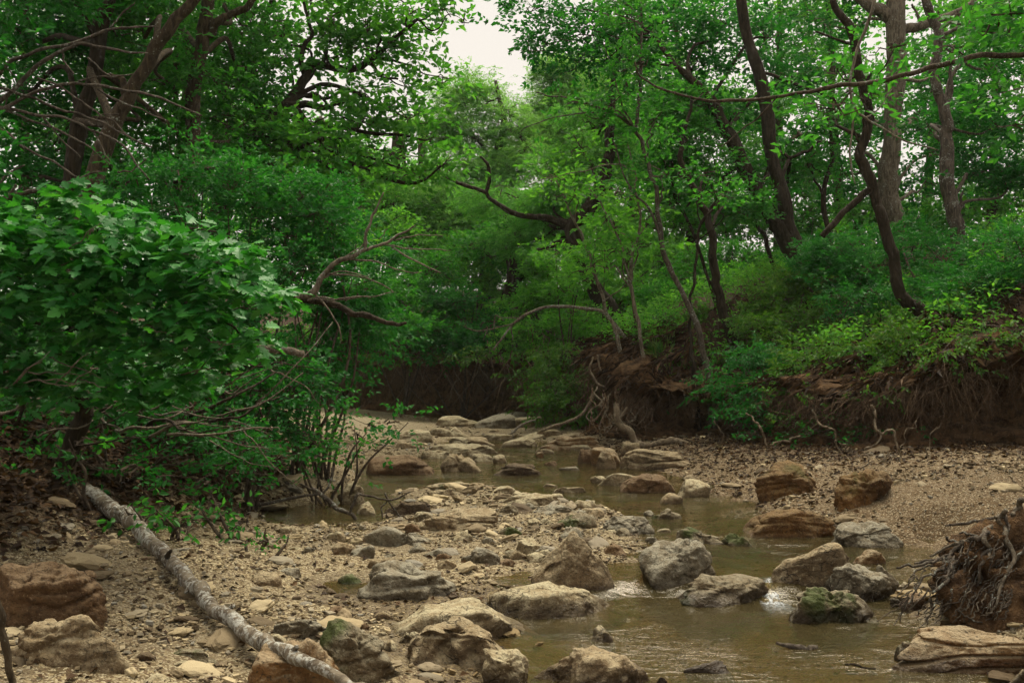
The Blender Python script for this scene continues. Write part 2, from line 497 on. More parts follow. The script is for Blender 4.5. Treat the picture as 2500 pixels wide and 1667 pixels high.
# the gentler bank on the left (inland to its left): x, y, unused
LB = np.array([(-6, -40, 0), (-4.2, -8, 0), (-3.7, 1, 0), (-3.45, 4.2, 0), (-2.95, 6.0, 0), (-2.62, 7.4, 0), (-2.45, 8.7, 0), (-2.4, 10.4, 0), (-2.65, 12.2, 0), (-3.3, 14.0, 0),
               (-4.6, 17.5, 0), (-6.2, 21.5, 0), (-10, 24.2, 0), (-24, 27, 0), (-60, 29, 0)])
RBd = catmull(RB, 900)
LBd = catmull(LB, 500)
RBd[:, 2] += 0.12 * fbm(np.column_stack([RBd[:, 0] * 1.1, RBd[:, 1] * 1.1, np.zeros(900) + 4]), 73, 3)
RBd[:, 0] += 0.16 * fbm(np.column_stack([RBd[:, 0] * 1.3, RBd[:, 1] * 1.3, np.zeros(900)]), 71, 3)
RBd[:, 1] += 0.16 * fbm(np.column_stack([RBd[:, 0] * 1.3, RBd[:, 1] * 1.3, np.zeros(900) + 9]), 72, 3)

def side_normal(line, right):
    t = unit(np.gradient(line[:, :2], axis=0))
    return np.column_stack([-t[:, 1], t[:, 0]]) if right else np.column_stack([-t[:, 1], t[:, 0]])
RBn = side_normal(RBd, True)      # travelling far -> near with the creek on the right hand side: inland is to the left
LBn = side_normal(LBd, False)     # travelling near -> far: inland is to the left

def signed(x, y, line, nrm):
    q = np.column_stack([x, y])
    s, idx = np.empty(len(q)), np.empty(len(q), dtype=int)
    for k in range(0, len(q), 8000):
        c = q[k:k + 8000]
        d2 = ((c[:, None, :] - line[None, :, :2]) ** 2).sum(axis=2)
        i = d2.argmin(axis=1)
        sg = ((c - line[i, :2]) * nrm[i]).sum(axis=1)
        s[k:k + 8000] = np.sqrt(d2[np.arange(len(c)), i]) * np.sign(sg)
        idx[k:k + 8000] = i
    return s, idx

def top_z(s, lip):
    s = np.maximum(s, 0)
    return lip + 0.40 * np.minimum(s, 4.0) + 0.16 * np.clip(s - 4.0, 0, 6) + 0.03 * np.clip(s - 10, 0, 60)

def ground(x, y, full=False):
    x, y = np.atleast_1d(np.asarray(x, float)), np.atleast_1d(np.asarray(y, float))
    zb = zbed(x, y)
    sr, ir = signed(x, y, RBd, RBn)
    sl, il = signed(x, y, LBd, LBn)
    q = np.column_stack([x, y, np.zeros(len(x))])
    rough = fbm(q * 1.1, 5, 4)
    zr = top_z(sr, RBd[ir, 2]) + 0.10 * rough
    z = zb + (zr - zb) * sstep(0.50, 0.72, sr)
    rise = 0.52 * np.clip(sl, 0, 2.0) + 0.24 * np.clip(sl - 2.0, 0, 6) + 0.03 * np.clip(sl - 8, 0, 60)
    z = z + np.where(sl > 0, rise + 0.10 * rough * sstep(0, 1, sl), 0)
    z = z + 0.018 * fbm(q * 5.5, 8, 3) * (np.abs(sl) > -1)
    if full:
        return z, sr, sl
    return z

def gz(x, y):
    return float(ground([x], [y])[0])

def spaced(segs):
    out = [segs[0][0]]
    for a, b, d in segs:
        n = max(1, int(round((b - a) / d)))
        out += list(a + (b - a) * np.arange(1, n + 1) / n)
    return np.array(out)

xs = np.concatenate([-np.geomspace(4.6, 110, 40)[::-1], spaced([(-4.5, -2.0, .06), (-2.0, 3.6, .042), (3.6, 6.6, .07)]), np.geomspace(6.75, 110, 36)])
ys = np.concatenate([-np.geomspace(0.6, 60, 20)[::-1], spaced([(0, 3.0, .3), (3.0, 8.5, .040), (8.5, 13, .062), (13, 18, .09), (18, 29, .16)]), np.geomspace(29.3, 140, 32)])
gx, gy = np.meshgrid(xs, ys)
gzv, gsr, gsl = ground(gx.ravel(), gy.ravel(), True)
nx, ny = len(xs), len(ys)
ii = (np.arange(ny - 1)[:, None] * nx + np.arange(nx - 1)[None, :])
quads = np.stack([ii, ii + 1, ii + nx + 1, ii + nx], axis=-1).reshape(-1, 4)
# coarse shingle relief of its own on the bed
gq = np.column_stack([gx.ravel(), gy.ravel(), np.zeros(nx * ny)])
near = (gq[:, 1] < 14) & (gq[:, 1] > 2)
gzv = gzv + np.where(near, 0.012 * vnoise(gq * 19, 3) + 0.006 * vnoise(gq * 41, 4), 0)

# --- ground material: shingle, silt, litter on the banks, by painted zone
m, nt, out = new_mat("creek_ground")
v = obj_vec(nt, False)
zone = nt.nodes.new("ShaderNodeVertexColor"); zone.layer_name = "zone"
zs_ = nt.nodes.new("ShaderNodeSeparateColor"); nt.links.new(zone.outputs[0], zs_.inputs[0])
soil, sand, _mud = zs_.outputs[0], zs_.outputs[1], zs_.outputs[2]
vo = nd(nt, "ShaderNodeTexVoronoi", i_Scale=34.0, i_Randomness=1.0)
mp = nd(nt, "ShaderNodeMapping", i_Scale=(1.0, 1.5, 1.0)); nt.links.new(v, mp.inputs[0]); nt.links.new(mp.outputs[0], vo.inputs["Vector"])
vo2 = nd(nt, "ShaderNodeTexVoronoi", i_Scale=95.0); nt.links.new(mp.outputs[0], vo2.inputs["Vector"])
hs = nt.nodes.new("ShaderNodeSeparateColor"); nt.links.new(vo.outputs["Color"], hs.inputs[0])
hs2 = nt.nodes.new("ShaderNodeSeparateColor"); nt.links.new(vo2.outputs["Color"], hs2.inputs[0])
n1 = noise_n(nt, v, 1.3, 5, 0.6)
n2 = noise_n(nt, v, 30.0, 4, 0.7)
c = mixc(nt, remap(nt, hs.outputs[0], 0.3, 0.9), (0.115, 0.084, 0.042), (0.285, 0.228, 0.125))
c = mixc(nt, remap(nt, hs2.outputs[1], 0.62, 0.70), c, (0.36, 0.31, 0.20))
c = mixc(nt, remap(nt, hs2.outputs[2], 0.70, 0.76), c, (0.10, 0.065, 0.035))
c = mixc(nt, remap(nt, n1, 0.42, 0.62, 0.0, 0.5), c, (0.15, 0.12, 0.075))
sandc = mixc(nt, n2, (0.19, 0.158, 0.098), (0.27, 0.228, 0.145))
c = mixc(nt, sand, c, sandc)
mudc = mixc(nt, remap(nt, n2, 0.35, 0.65), (0.078, 0.050, 0.023), (0.140, 0.094, 0.046))
mudc = mixc(nt, remap(nt, hs2.outputs[1], 0.78, 0.84), mudc, (0.30, 0.25, 0.165))
c = mixc(nt, _mud, c, mudc)
soilc = mixc(nt, remap(nt, noise_n(nt, v, 42.0, 5, 0.75), 0.40, 0.62), (0.026, 0.016, 0.009), (0.085, 0.048, 0.024))
soilc = mixc(nt, remap(nt, n1, 0.5, 0.68, 0, 0.7), soilc, (0.060, 0.045, 0.025))
c = mixc(nt, soil, c, soilc)
# darker where it is wet, next to and under the water
geo = nt.nodes.new("ShaderNodeNewGeometry")
sp = nt.nodes.new("ShaderNodeSeparateXYZ"); nt.links.new(geo.outputs["Position"], sp.inputs[0])
wet = remap(nt, sp.outputs[2], 0.045, 0.085, 1.0, 0.0)
c = mixc(nt, wet, c, mixc(nt, 1.0, c, (0.50, 0.44, 0.32), 'MULTIPLY'))
h = math_n(nt, 'ADD', math_n(nt, 'MULTIPLY', vo.outputs["Distance"], -0.7), math_n(nt, 'MULTIPLY', n2, 0.5))
h = math_n(nt, 'ADD', h, math_n(nt, 'MULTIPLY', vo2.outputs["Distance"], -0.35))
principled(nt, out, c, remap(nt, wet, 0, 1, 0.92, 0.5), bump_n(nt, h, 0.8, 0.022), 0.25)
M['ground'] = m

m, nt, out = new_mat("bank_earth")
v = obj_vec(nt, False)
n1 = noise_n(nt, v, 7.0, 6, 0.65, 0.5)
n2 = noise_n(nt, v, 38.0, 4, 0.7)
c = mixc(nt, remap(nt, n1, 0.36, 0.64), (0.058, 0.033, 0.017), (0.185, 0.108, 0.052))
c = mixc(nt, remap(nt, n2, 0.55, 0.72, 0, 0.8), c, (0.28, 0.18, 0.095))
principled(nt, out, c, 0.95, bump_n(nt, math_n(nt, 'ADD', n1, math_n(nt, 'MULTIPLY', n2, 0.8)), 1.0, 0.11), 0.15)
M['bank'] = m

def ground_object():
    mb = MB()
    mb.add(np.column_stack([gx.ravel(), gy.ravel(), gzv]), quads)
    o = mb.build("ground", M['ground'])
    at = o.data.color_attributes.new("zone", 'FLOAT_COLOR', 'POINT')
    n = vnoise(gq * 2.3, 44) * 0.25
    soil_ = np.maximum(sstep(-0.10, 0.45, gsl + n), sstep(0.1, 0.5, gsr))
    lit = sstep(-1.6, -0.1, gsr + n * 1.5) * 0.85 * (gq[:, 0] > 2.2) * (gq[:, 1] < 16)
    sand_ = sstep(0.8, 0.0, np.hypot((gq[:, 0] + 4.0) / 2.6, (gq[:, 1] - 19.5) / 4.2) - 0.4) * (gsl < 0.3)
    mud_ = sstep(1.1, 1.9, gq[:, 0] + 0.3 * n) * sstep(6.4, 7.2, gq[:, 1]) * (gsr < 0.3)
    rgba = np.column_stack([np.clip(np.maximum(soil_, lit), 0, 1), sand_, mud_, np.ones(len(soil_))])
    at.data.foreach_set("color", rgba.astype(np.float32).ravel())
    return tag(o, "shingle creek bed between two earth banks", kind="structure")
ground_object()
_GZ, _GR, _GL = gzv.reshape(ny, nx), gsr.reshape(ny, nx), gsl.reshape(ny, nx)
def ground(x, y, full=False):
    """height (and bank distances) read back from the built sheet"""
    x, y = np.atleast_1d(np.asarray(x, float)), np.atleast_1d(np.asarray(y, float))
    i = np.clip(np.searchsorted(xs, x) - 1, 0, nx - 2); j = np.clip(np.searchsorted(ys, y) - 1, 0, ny - 2)
    u = np.clip((x - xs[i]) / (xs[i + 1] - xs[i]), 0, 1); w = np.clip((y - ys[j]) / (ys[j + 1] - ys[j]), 0, 1)
    def g(A): return (A[j, i] * (1 - u) + A[j, i + 1] * u) * (1 - w) + (A[j + 1, i] * (1 - u) + A[j + 1, i + 1] * u) * w
    return (g(_GZ), g(_GR), g(_GL)) if full else g(_GZ)

# --- the undercut earth bank: a swept face with a hollow below its lip
PROF = np.array([(-.32, -.10), (-.10, .02), (.12, .09), (.34, .24), (.47, .45), (.46, .62), (.34, .78), (.14, .90), (-.02, .955), (-.06, .985), (.02, 1.01), (.20, 1.03), (.5, 1.0), (.95, .97)])
def bank_object():
    sel = (RBd[:, 1] > -2) & (RBd[:, 0] > -26)
    line, nrm = RBd[sel], RBn[sel]
    nrm = unit(np.array([np.convolve(np.pad(nrm[:, k], 6, mode='edge'), np.ones(13) / 13, mode='valid') for k in range(2)]).T)
    prof = catmull(np.column_stack([PROF, np.zeros(len(PROF))]), 40)
    n, k = len(line), len(prof)
    bedz = zbed(line[:, 0], line[:, 1])
    off = np.repeat(prof[None, :, 0], n, axis=0)
    zf = np.repeat(prof[None, :, 1], n, axis=0)
    depth = 0.75 + 0.45 * vnoise(np.column_stack([np.arange(n) * 0.05, np.zeros(n), np.zeros(n)]), 61)
    off = np.where((zf > 0.03) & (zf < 0.95), off * depth[:, None], off)
    z = bedz[:, None] + (line[:, 2] - bedz)[:, None] * zf + np.where(zf > 0.99, 0.40 * np.maximum(off, 0), 0)
    x = line[:, 0][:, None] + nrm[:, 0][:, None] * off
    y = line[:, 1][:, None] + nrm[:, 1][:, None] * off
    q = np.column_stack([x.ravel(), y.ravel(), z.ravel()])
    d = 0.13 * fbm(q * np.array([2.6, 2.6, 2.2]), 66, 4) + 0.05 * fbm(q * np.array([11, 11, 5]), 67, 3)
    w = np.ones((n, k)); w[:, -3:] = 0.2; w[:, :2] = 0.3
    d = d * w.ravel()
    q[:, 0] -= np.repeat(nrm[:, 0], k) * d
    q[:, 1] -= np.repeat(nrm[:, 1], k) * d
    q[:, 2] += 0.5 * d
    i = np.arange(n - 1)[:, None] * k + np.arange(k - 1)[None, :]
    f = np.stack([i, i + k, i + k + 1, i + 1], axis=-1).reshape(-1, 4)
    mb = MB(); mb.add(q, f)
    o = mb.build("bank", M['bank'])
    tag(o, "undercut dark earth bank curving round the far side of the creek", kind="structure")
bank_object()

# ------------------------------------------------------------------ water
def wlevel(x, y):
    return 0.065 * sstep(6.15, 6.42, y + 0.10 * np.sin(x * 5.1)) + 0.02 * sstep(17, 22, y)

def water_object():
    xw = spaced([(-6.5, 5.0, .05)])
    yw = spaced([(2.6, 9, .045), (9, 30, .12)])
    X, Y = np.meshgrid(xw, yw)
    x, y = X.ravel(), Y.ravel()
    q = np.column_stack([x, y, np.zeros(len(x))])
    # ripples run with the current; livelier below the little fall and in the narrows
    rip = 0.0022 * fbm(q * np.array([9, 16, 1]), 21, 3) + 0.0018 * fbm(q * np.array([24, 40, 1]), 22, 2)
    live = 1 + 2.2 * np.exp(-((x - 1.75) ** 2 + (y - 5.9) ** 2) / 0.25) + 1.8 * np.exp(-((x - 1.9) ** 2 + (y - 7.2) ** 2) / 0.4) + 1.5 * np.exp(-((x - 1.0) ** 2 + (y - 14.5) ** 2) / 2.5)
    z = wlevel(x, y) + rip * live
    n_, m_ = len(xw), len(yw)
    i = np.arange(m_ - 1)[:, None] * n_ + np.arange(n_ - 1)[None, :]
    f = np.stack([i, i + 1, i + n_ + 1, i + n_], axis=-1).reshape(-1, 4)
    g = ground(x, y)
    wetq = (g - z < 0.05).reshape(m_, n_)
    keep = (wetq[:-1, :-1] | wetq[1:, :-1] | wetq[:-1, 1:] | wetq[1:, 1:]).ravel()
    used = np.unique(f[keep])
    remapv = -np.ones(len(x), dtype=int); remapv[used] = np.arange(len(used))
    mb = MB(); mb.add(np.column_stack([x, y, z])[used], remapv[f[keep]])
    m, nt, out = new_mat("creek_water")
    v = obj_vec(nt, False, (1.0, 2.2, 1.0))
    hgt = math_n(nt, 'ADD', noise_n(nt, v, 7, 3, 0.5, 0.6), math_n(nt, 'MULTIPLY', noise_n(nt, v, 26, 3, 0.55, 0.3), 0.35))
    patch = remap(nt, noise_n(nt, obj_vec(nt, False), 1.1, 2, 0.5), 0.38, 0.66, 0.15, 1.0)
    hgt = math_n(nt, 'MULTIPLY', hgt, patch)
    nrm = bump_n(nt, hgt, 1.0, 0.020)
    fr = nd(nt, "ShaderNodeFresnel", i_IOR=1.33); nt.links.new(nrm, fr.inputs["Normal"])
    tr = nd(nt, "ShaderNodeBsdfTransparent"); tr.inputs[0].default_value = (0.74, 0.60, 0.36, 1)
    df = nd(nt, "ShaderNodeBsdfDiffuse"); df.inputs[0].default_value = (0.105, 0.086, 0.038, 1)
    m1 = nd(nt, "ShaderNodeMixShader"); m1.inputs[0].default_value = 0.34
    nt.links.new(tr.outputs[0], m1.inputs[1]); nt.links.new(df.outputs[0], m1.inputs[2])
    gl = nd(nt, "ShaderNodeBsdfGlossy"); gl.inputs["Roughness"].default_value = 0.02; gl.inputs[0].default_value = (1, 0.97, 0.90, 1)
    nt.links.new(nrm, gl.inputs["Normal"])
    m2 = nd(nt, "ShaderNodeMixShader")
    nt.links.new(fr.outputs[0], m2.inputs[0]); nt.links.new(m1.outputs[0], m2.inputs[1]); nt.links.new(gl.outputs[0], m2.inputs[2])
    nt.links.new(m2.outputs[0], out.inputs[0])
    o = mb.build("water", m)
    tag(o, "shallow brown creek water winding between the rocks", kind="structure")
water_object()

def cascade_object():
    """white water tumbling through the gap in the rock sill and spreading as foam below it"""
    n, k = 60, 28
    t = np.linspace(0, 1, n)[:, None]; s = np.linspace(-1, 1, k)[None, :]
    a, b = P(1872, 1440, 6.5), P(1915, 1512, 5.75)
    wdt = 0.05 + 0.10 * t ** 2
    x = a[0] + (b[0] - a[0]) * t + s * wdt + 0.02 * np.sin(t * 9)
    y = a[1] + (b[1] - a[1]) * t + 0.02 * s ** 2
    z = 0.072 - 0.035 * sstep(0.10, 0.22, t) - 0.034 * sstep(0.38, 0.52, t) + 0.006 * (1 - s ** 2)
    q = np.column_stack([x.ravel(), y.ravel(), z.ravel()])
    q[:, 2] += 0.007 * fbm(q * np.array([34, 24, 24]), 5, 4)
    i = np.arange(n - 1)[:, None] * k + np.arange(k - 1)[None, :]
    f = np.stack([i, i + 1, i + k + 1, i + k], axis=-1).reshape(-1, 4)
    mb = MB(); mb.add(q, f)
    m, nt, out = new_mat("white_water")
    v = obj_vec(nt, False, (2.6, 1.0, 1.0))
    nz = noise_n(nt, v, 30, 5, 0.7, 0.4)
    thick = nt.nodes.new("ShaderNodeVertexColor"); thick.layer_name = "froth"
    b_ = nd(nt, "ShaderNodeBsdfPrincipled")
    b_.inputs["Base Color"].default_value = (0.40, 0.44, 0.46, 1); b_.inputs["Roughness"].default_value = 0.45
    tr = nd(nt, "ShaderNodeBsdfTransparent")
    mx = nd(nt, "ShaderNodeMixShader")
    al = math_n(nt, 'MULTIPLY', remap(nt, nz, 0.36, 0.62, 0.0, 0.9), thick.outputs[0])
    nt.links.new(al, mx.inputs[0])
    nt.links.new(tr.outputs[0], mx.inputs[1]); nt.links.new(b_.outputs[0], mx.inputs[2]); nt.links.new(mx.outputs[0], out.inputs[0])
    o = mb.build("cascade", m)
    at = o.data.color_attributes.new("froth", 'FLOAT_COLOR', 'POINT')
    fr_ = ((1 - np.abs(s) ** 3) * sstep(0.0, 0.15, t) * (0.35 + 0.65 * np.maximum(np.exp(-((t - .2) / .1) ** 2), np.exp(-((t - .5) / .14) ** 2))) * sstep(1.0, 0.65, t)).ravel()
    at.data.foreach_set("color", np.column_stack([fr_, fr_, fr_, np.ones(len(fr_))]).astype(np.float32).ravel())
    tag(o, "small white cascade spilling between two rocks into the lower pool", "cascade", kind="stuff")
cascade_object()
# ================================================================== boulders
def ico(sub):
    import bmesh
    bm = bmesh.new()
    bmesh.ops.create_icosphere(bm, subdivisions=sub, radius=1.0)
    v = np.array([x.co[:] for x in bm.verts])
    f = np.array([[x.index for x in q.verts] for q in bm.faces])
    bm.free()
    return v, f
ICO = {k: ico(k) for k in (1, 2, 3, 4, 5, 6)}

def contact(px, py):
    """where the pixel's ray meets the creek bed or the water"""
    z = 0.05
    for _ in range(6):
        p = G(px, py, z)
        z = 0.5 * z + 0.5 * max(gz(p[0], p[1]), float(wlevel(p[0], p[1])))
    return G(px, py, z)

ROCKS = []
def rock(label, poly, mat, dep=0.7, rim=0.5, p=11, amp=0.05, strata=0.0, pits=0.0, sub=4, seed=None, notch=None, name="boulder", cat="rock", bury=0.12, base=None, lift=0.0):
    """poly: convex outline as seen in the photograph. The stone is the solid bounded by the planes through that outline, a top
    face that runs from its front rim to its crest, a front and a back face; rounded, then weathered."""
    seed = len(ROCKS) * 7 + 3 if seed is None else seed
    poly = np.array(poly, float)
    mid = np.array([poly[:, 0].mean(), poly[:, 1].max()])
    poly = mid + (poly - mid) * np.array([1.03, 1.02])
    p = p + 12
    x0, x1, y0, y1 = poly[:, 0].min(), poly[:, 0].max(), poly[:, 1].min(), poly[:, 1].max()
    pc = (x0 + x1) / 2
    bp = contact(pc, base or y1)
    d0, zb = bp[1], bp[2] + lift
    wid = (x1 - x0) / FPX * d0
    depth = wid * dep
    dc = d0 + depth / 2
    d0 = d0 + 0.02
    cen = P(pc, 0, dc)
    zcrest = HCAM - (y0 - HORY) / FPX * (d0 + depth * 0.8)
    zrim = HCAM - (y0 + (y1 - y0) * rim - HORY) / FPX * (d0 + 0.06 * depth)
    zc = zb + 0.35 * (max(zrim, zcrest) - zb)
    cen = np.array([(pc - CX) / FPX * dc, dc, zc])
    pl = []                                    # planes: unit outward normal, distance from the centre
    def plane(n, pt):
        n = unit(n); h = float(np.dot(n, np.asarray(pt) - cen))
        if h > 0.005: pl.append((n, h))
    eye = np.array([0, 0, HCAM])
    k = len(poly)
    area = 0.5 * sum(poly[i][0] * poly[(i + 1) % k][1] - poly[(i + 1) % k][0] * poly[i][1] for i in range(k))
    q = poly if area > 0 else poly[::-1]
    for i in range(k):
        a, b = q[i], q[(i + 1) % k]
        e = b - a
        nrm2 = np.array([e[1], -e[0]]) / max(np.hypot(*e), 1e-6)      # outward in picture (rows run down)
        if nrm2[1] > 0.75: continue                                   # the foot: left to the ground
        da, db = P(a[0], a[1], dc) - eye, P(b[0], b[1], dc) - eye
        n = np.cross(da, db)
        if np.dot(n, cen - eye) > 0: n = -n
        pl_n = unit(n)
        if np.dot(pl_n, np.array([nrm2[0], 0, -nrm2[1]])) < 0: pl_n = -pl_n
        plane(pl_n, eye)
    rs = np.random.default_rng(seed)
    plane(np.array([rs.uniform(-.08, .08), -(zcrest - zrim), depth * 0.74]), (cen[0], d0 + 0.06 * depth, zrim))
    plane(np.array([rs.uniform(-.2, .2), -1.0, rs.uniform(0.0, 0.25)]), (cen[0], d0, zb))
    plane(np.array([rs.uniform(-.2, .2), 1.0, 0.2]), (cen[0], d0 + depth, zcrest))
    plane(np.array([0, 0, -1.0]), (cen[0], dc, zb - bury))
    for _ in range(13):                         # knocked-off corners
        n = unit(rs.normal(size=3) * np.array([1, 1, 0.6]))
        if n[2] < -0.2: n[2] = -n[2]
        supp = 1.0 / ((np.array([max(0, np.dot(n, m_)) for m_, h in pl]) / np.array([h for m_, h in pl])) ** p).sum() ** (1.0 / p)
        pl.append((n, supp * rs.uniform(0.90, 1.10)))
    N = np.array([n for n, h in pl]); H = np.array([h for n, h in pl])
    hgt = max(zrim, zcrest) - zb + bury
    v, f = ICO[sub]
    d = unit(v * np.array([wid, depth, hgt]))
    r = ((np.maximum(d @ N.T, 0) / H) ** p).sum(axis=1) ** (-1.0 / p)
    lim = 1.2 * np.linalg.norm([wid, depth, hgt]) / 2 * 1.3
    r = np.minimum(r, lim)
    w = d * r[:, None]
    size = (wid * depth * hgt) ** (1 / 3)
    fq = w / size
    disp = 0.8 * amp * fbm(fq * 2.4, seed, 6, 0.58)
    ridg = 1 - np.abs(fbm(fq * 2.6 + 5, seed + 3, 4))
    disp -= amp * 0.9 * np.clip(ridg - 0.86, 0, 1) * 4
    disp += amp * 0.35 * vnoise(fq * 13, seed + 8)
    for _ in range(4):                          # fracture faces: one side of a plane sits lower than the other
        n_ = unit(rs.normal(size=3) * np.array([1, .7, .5])); c_ = rs.uniform(-.35, .35)
        e_ = fq @ n_ - c_ + .05 * vnoise(fq * 3.1, seed + 41)
        disp -= (0.035 + .5 * amp) * rs.uniform(.4, 1) * sstep(-.012, .012, e_) * sstep(.55, .25, e_)
    if strata:
        zz = w[:, 2] / size * 6.5 + 0.9 * fbm(fq * 1.3, seed + 11, 2)
        band = np.abs((zz % 1.0) - 0.5) * 2
        steep = 1 - np.abs(d[:, 2])
        disp -= strata * steep * sstep(0.62, 1.0, band) * (0.6 + 0.6 * vnoise(fq * 1.7, seed + 13))
    if pits:
        disp -= pits * np.clip(vnoise(fq * 5.5, seed + 17) - 0.15, 0, 1) ** 0.8 + pits * 0.5 * np.clip(vnoise(fq * 11, seed + 18) - 0.2, 0, 1)
    w = w + d * (disp * size)[:, None]
    if notch:                                   # a hollow broken out of one face: picture column, row, radius in pixels, depth
        for (nxp, nyp, nr, nd_) in notch:
            pt = P(nxp, nyp, d0 + 0.05 * depth) - cen
            rr = nr / FPX * d0
            dist = np.linalg.norm((w - pt) * np.array([1, 0.45, 1]), axis=1) / rr
            w[:, 1] += nd_ * sstep(1.0, 0.55, dist + 0.18 * vnoise(fq * 6, seed + 23)) * (w[:, 1] < 0.35 * depth)
    # weathering eats into the outline: grow the stone back to its measured size
    for _ in range(2):
        g_ = w + cen
        vis = g_[:, 2] > zb - 0.01
        ppx = CX + FPX * g_[vis, 0] / g_[vis, 1]; ppy = HORY + FPX * (HCAM - g_[vis, 2]) / g_[vis, 1]
        ax0, ax1, ay0 = ppx.min(), ppx.max(), ppy.min()
        w[:, 0] = (w[:, 0] + cen[0] - (ax0 + ax1 - 2 * CX) / 2 / FPX * dc) * np.clip((x1 - x0) / max(ax1 - ax0, 1), .8, 1.6) + (pc - CX) / FPX * dc - cen[0]
        zz_ = w[:, 2] + cen[2] - zb
        w[:, 2] = np.where(zz_ > 0, zz_ * np.clip((y1 - y0) / max(y1 - ay0, 1), .7, 1.8), zz_) + zb - cen[2]
    o = MB(); o.add(w + cen, f)
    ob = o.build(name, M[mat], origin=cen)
    tag(ob, label, cat)
    ROCKS.append((ob, cen, wid, depth, zrim))
    return ob

def Z1(*pts): return [(x / 2.351, 1000 + y / 2.351) for x, y in pts]
def Z2(*pts): return [(800 + x / 2.351, 1000 + y / 2.351) for x, y in pts]
def Z3(*pts): return [(1600 + x / 2.351, 1000 + y / 2.351) for x, y in pts]
def BX(x0, y0, x1, y1, s=0):
    """rounded, uneven outline filling a box"""
    r = np.random.default_rng(int(x0 * 3 + y0) + s)
    w, h = x1 - x0, y1 - y0
    j = lambda a: a + r.uniform(-.06, .06)
    return [(x0, y0 + h * j(.62)), (x0 + w * j(.12), y0 + h * j(.22)), (x0 + w * j(.36), y0), (x0 + w * j(.66), y0 + h * max(0, j(.04))), (x0 + w * j(.9), y0 + h * j(.25)),
            (x1, y0 + h * j(.62)), (x1 - w * j(.1), y1), (x0 + w * j(.1), y1)]

# --- centre foreground
rock("pale cream flat-topped slab with a thin crack at the pool's edge", Z2((880,1075),(980,1010),(1130,985),(1290,975),(1450,990),(1560,1040),(1612,1110),(1608,1165),(1540,1205),(1060,1210)), 'rock_cream', 0.62, 0.55, 12, 0.028, sub=5, seed=4)
rock("smooth brown wedge boulder leaning behind the pale slab", Z2((1175,790),(1190,745),(1260,700),(1330,720),(1500,850),(1640,1010),(1600,1050),(1430,1040),(1200,985),(1170,900)), 'rock_tan', 0.42, 0.35, 12, 0.035, sub=5, seed=21, notch=[(1352,1402,20,.06)])
rock("low rounded tan boulder behind the hollow-faced boulder", Z2((325,1190),(420,1120),(560,1080),(720,1075),(880,1100),(1000,1160),(1060,1260),(1010,1320),(480,1300)), 'rock_cream', 0.7, 0.5, 10, 0.035, sub=5, seed=33)
rock("boulder with a pale top and a dark hollow front face", Z2((440,1440),(470,1300),(540,1215),(640,1185),(760,1195),(900,1260),(1015,1360),(960,1470),(760,1510),(500,1500)), 'rock_tan', 0.75, 0.36, 12, 0.04, sub=5, seed=45, notch=[(1060,1605,60,.05),(1110,1600,60,.06),(1170,1610,46,.05)])
rock("pale angular stone wedged beside the hollow-faced boulder", Z2((885,1400),(930,1370),(1060,1385),(1110,1450),(1150,1568),(1120,1620),(920,1620),(890,1500)), 'rock_cream', 0.8, 0.35, 14, 0.05, sub=5, seed=52)
rock("pitted tan boulder at the lower edge of the pool", Z2((1190,1500),(1310,1360),(1420,1340),(1560,1390),(1700,1470),(1840,1568),(1800,1640),(1220,1640)), 'rock_tan', 0.8, 0.45, 9, 0.06, pits=0.06, sub=5, seed=61)
rock("small cream stone standing alone in the pool", Z2((1515,1290),(1530,1245),(1580,1235),(1630,1270),(1638,1320),(1600,1338),(1520,1330)), 'rock_cream', 0.8, 0.4, 10, 0.06, sub=4)
rock("fissured grey boulder with one dark broken end on the gravel", Z2((165,980),(220,925),(330,880),(460,862),(590,890),(700,960),(740,1060),(680,1095),(400,1100),(200,1060)), 'rock_grey', 0.75, 0.42, 10, 0.055, strata=0.05, sub=5, seed=77, notch=[(895,1425,36,.06)])
rock("flat pale boulder half sunk in gravel beside the left pool", Z2((160,770),(230,720),(340,670),(470,665),(570,710),(605,770),(560,800),(250,812)), 'rock_grey', 0.9, 0.6, 8, 0.06, pits=0.05, sub=5)
rock("tan slab with a dark broken right end on the gravel bar", Z2((500,625),(600,585),(760,560),(900,580),(978,620),(975,690),(880,718),(600,715)), 'rock_tan', 0.8, 0.5, 13, 0.04, strata=0.04, sub=5)
rock("dark angular rock at the edge of the left pool", Z2((325,580),(400,540),(480,525),(590,560),(560,605),(330,610)), 'rock_dark', 0.6, 0.45, 13, 0.05)
rock("small pale pointed rock between driftwood and left pool", Z2((165,590),(190,545),(230,525),(275,570),(270,602),(170,606)), 'rock_cream', 0.8, 0.5, 12, 0.06)
rock("pale rock lodged under the left bank's driftwood", Z2((55,470),(90,430),(140,425),(200,480),(215,530),(120,545),(60,520)), 'rock_cream', 0.6, 0.5, 9, 0.07)
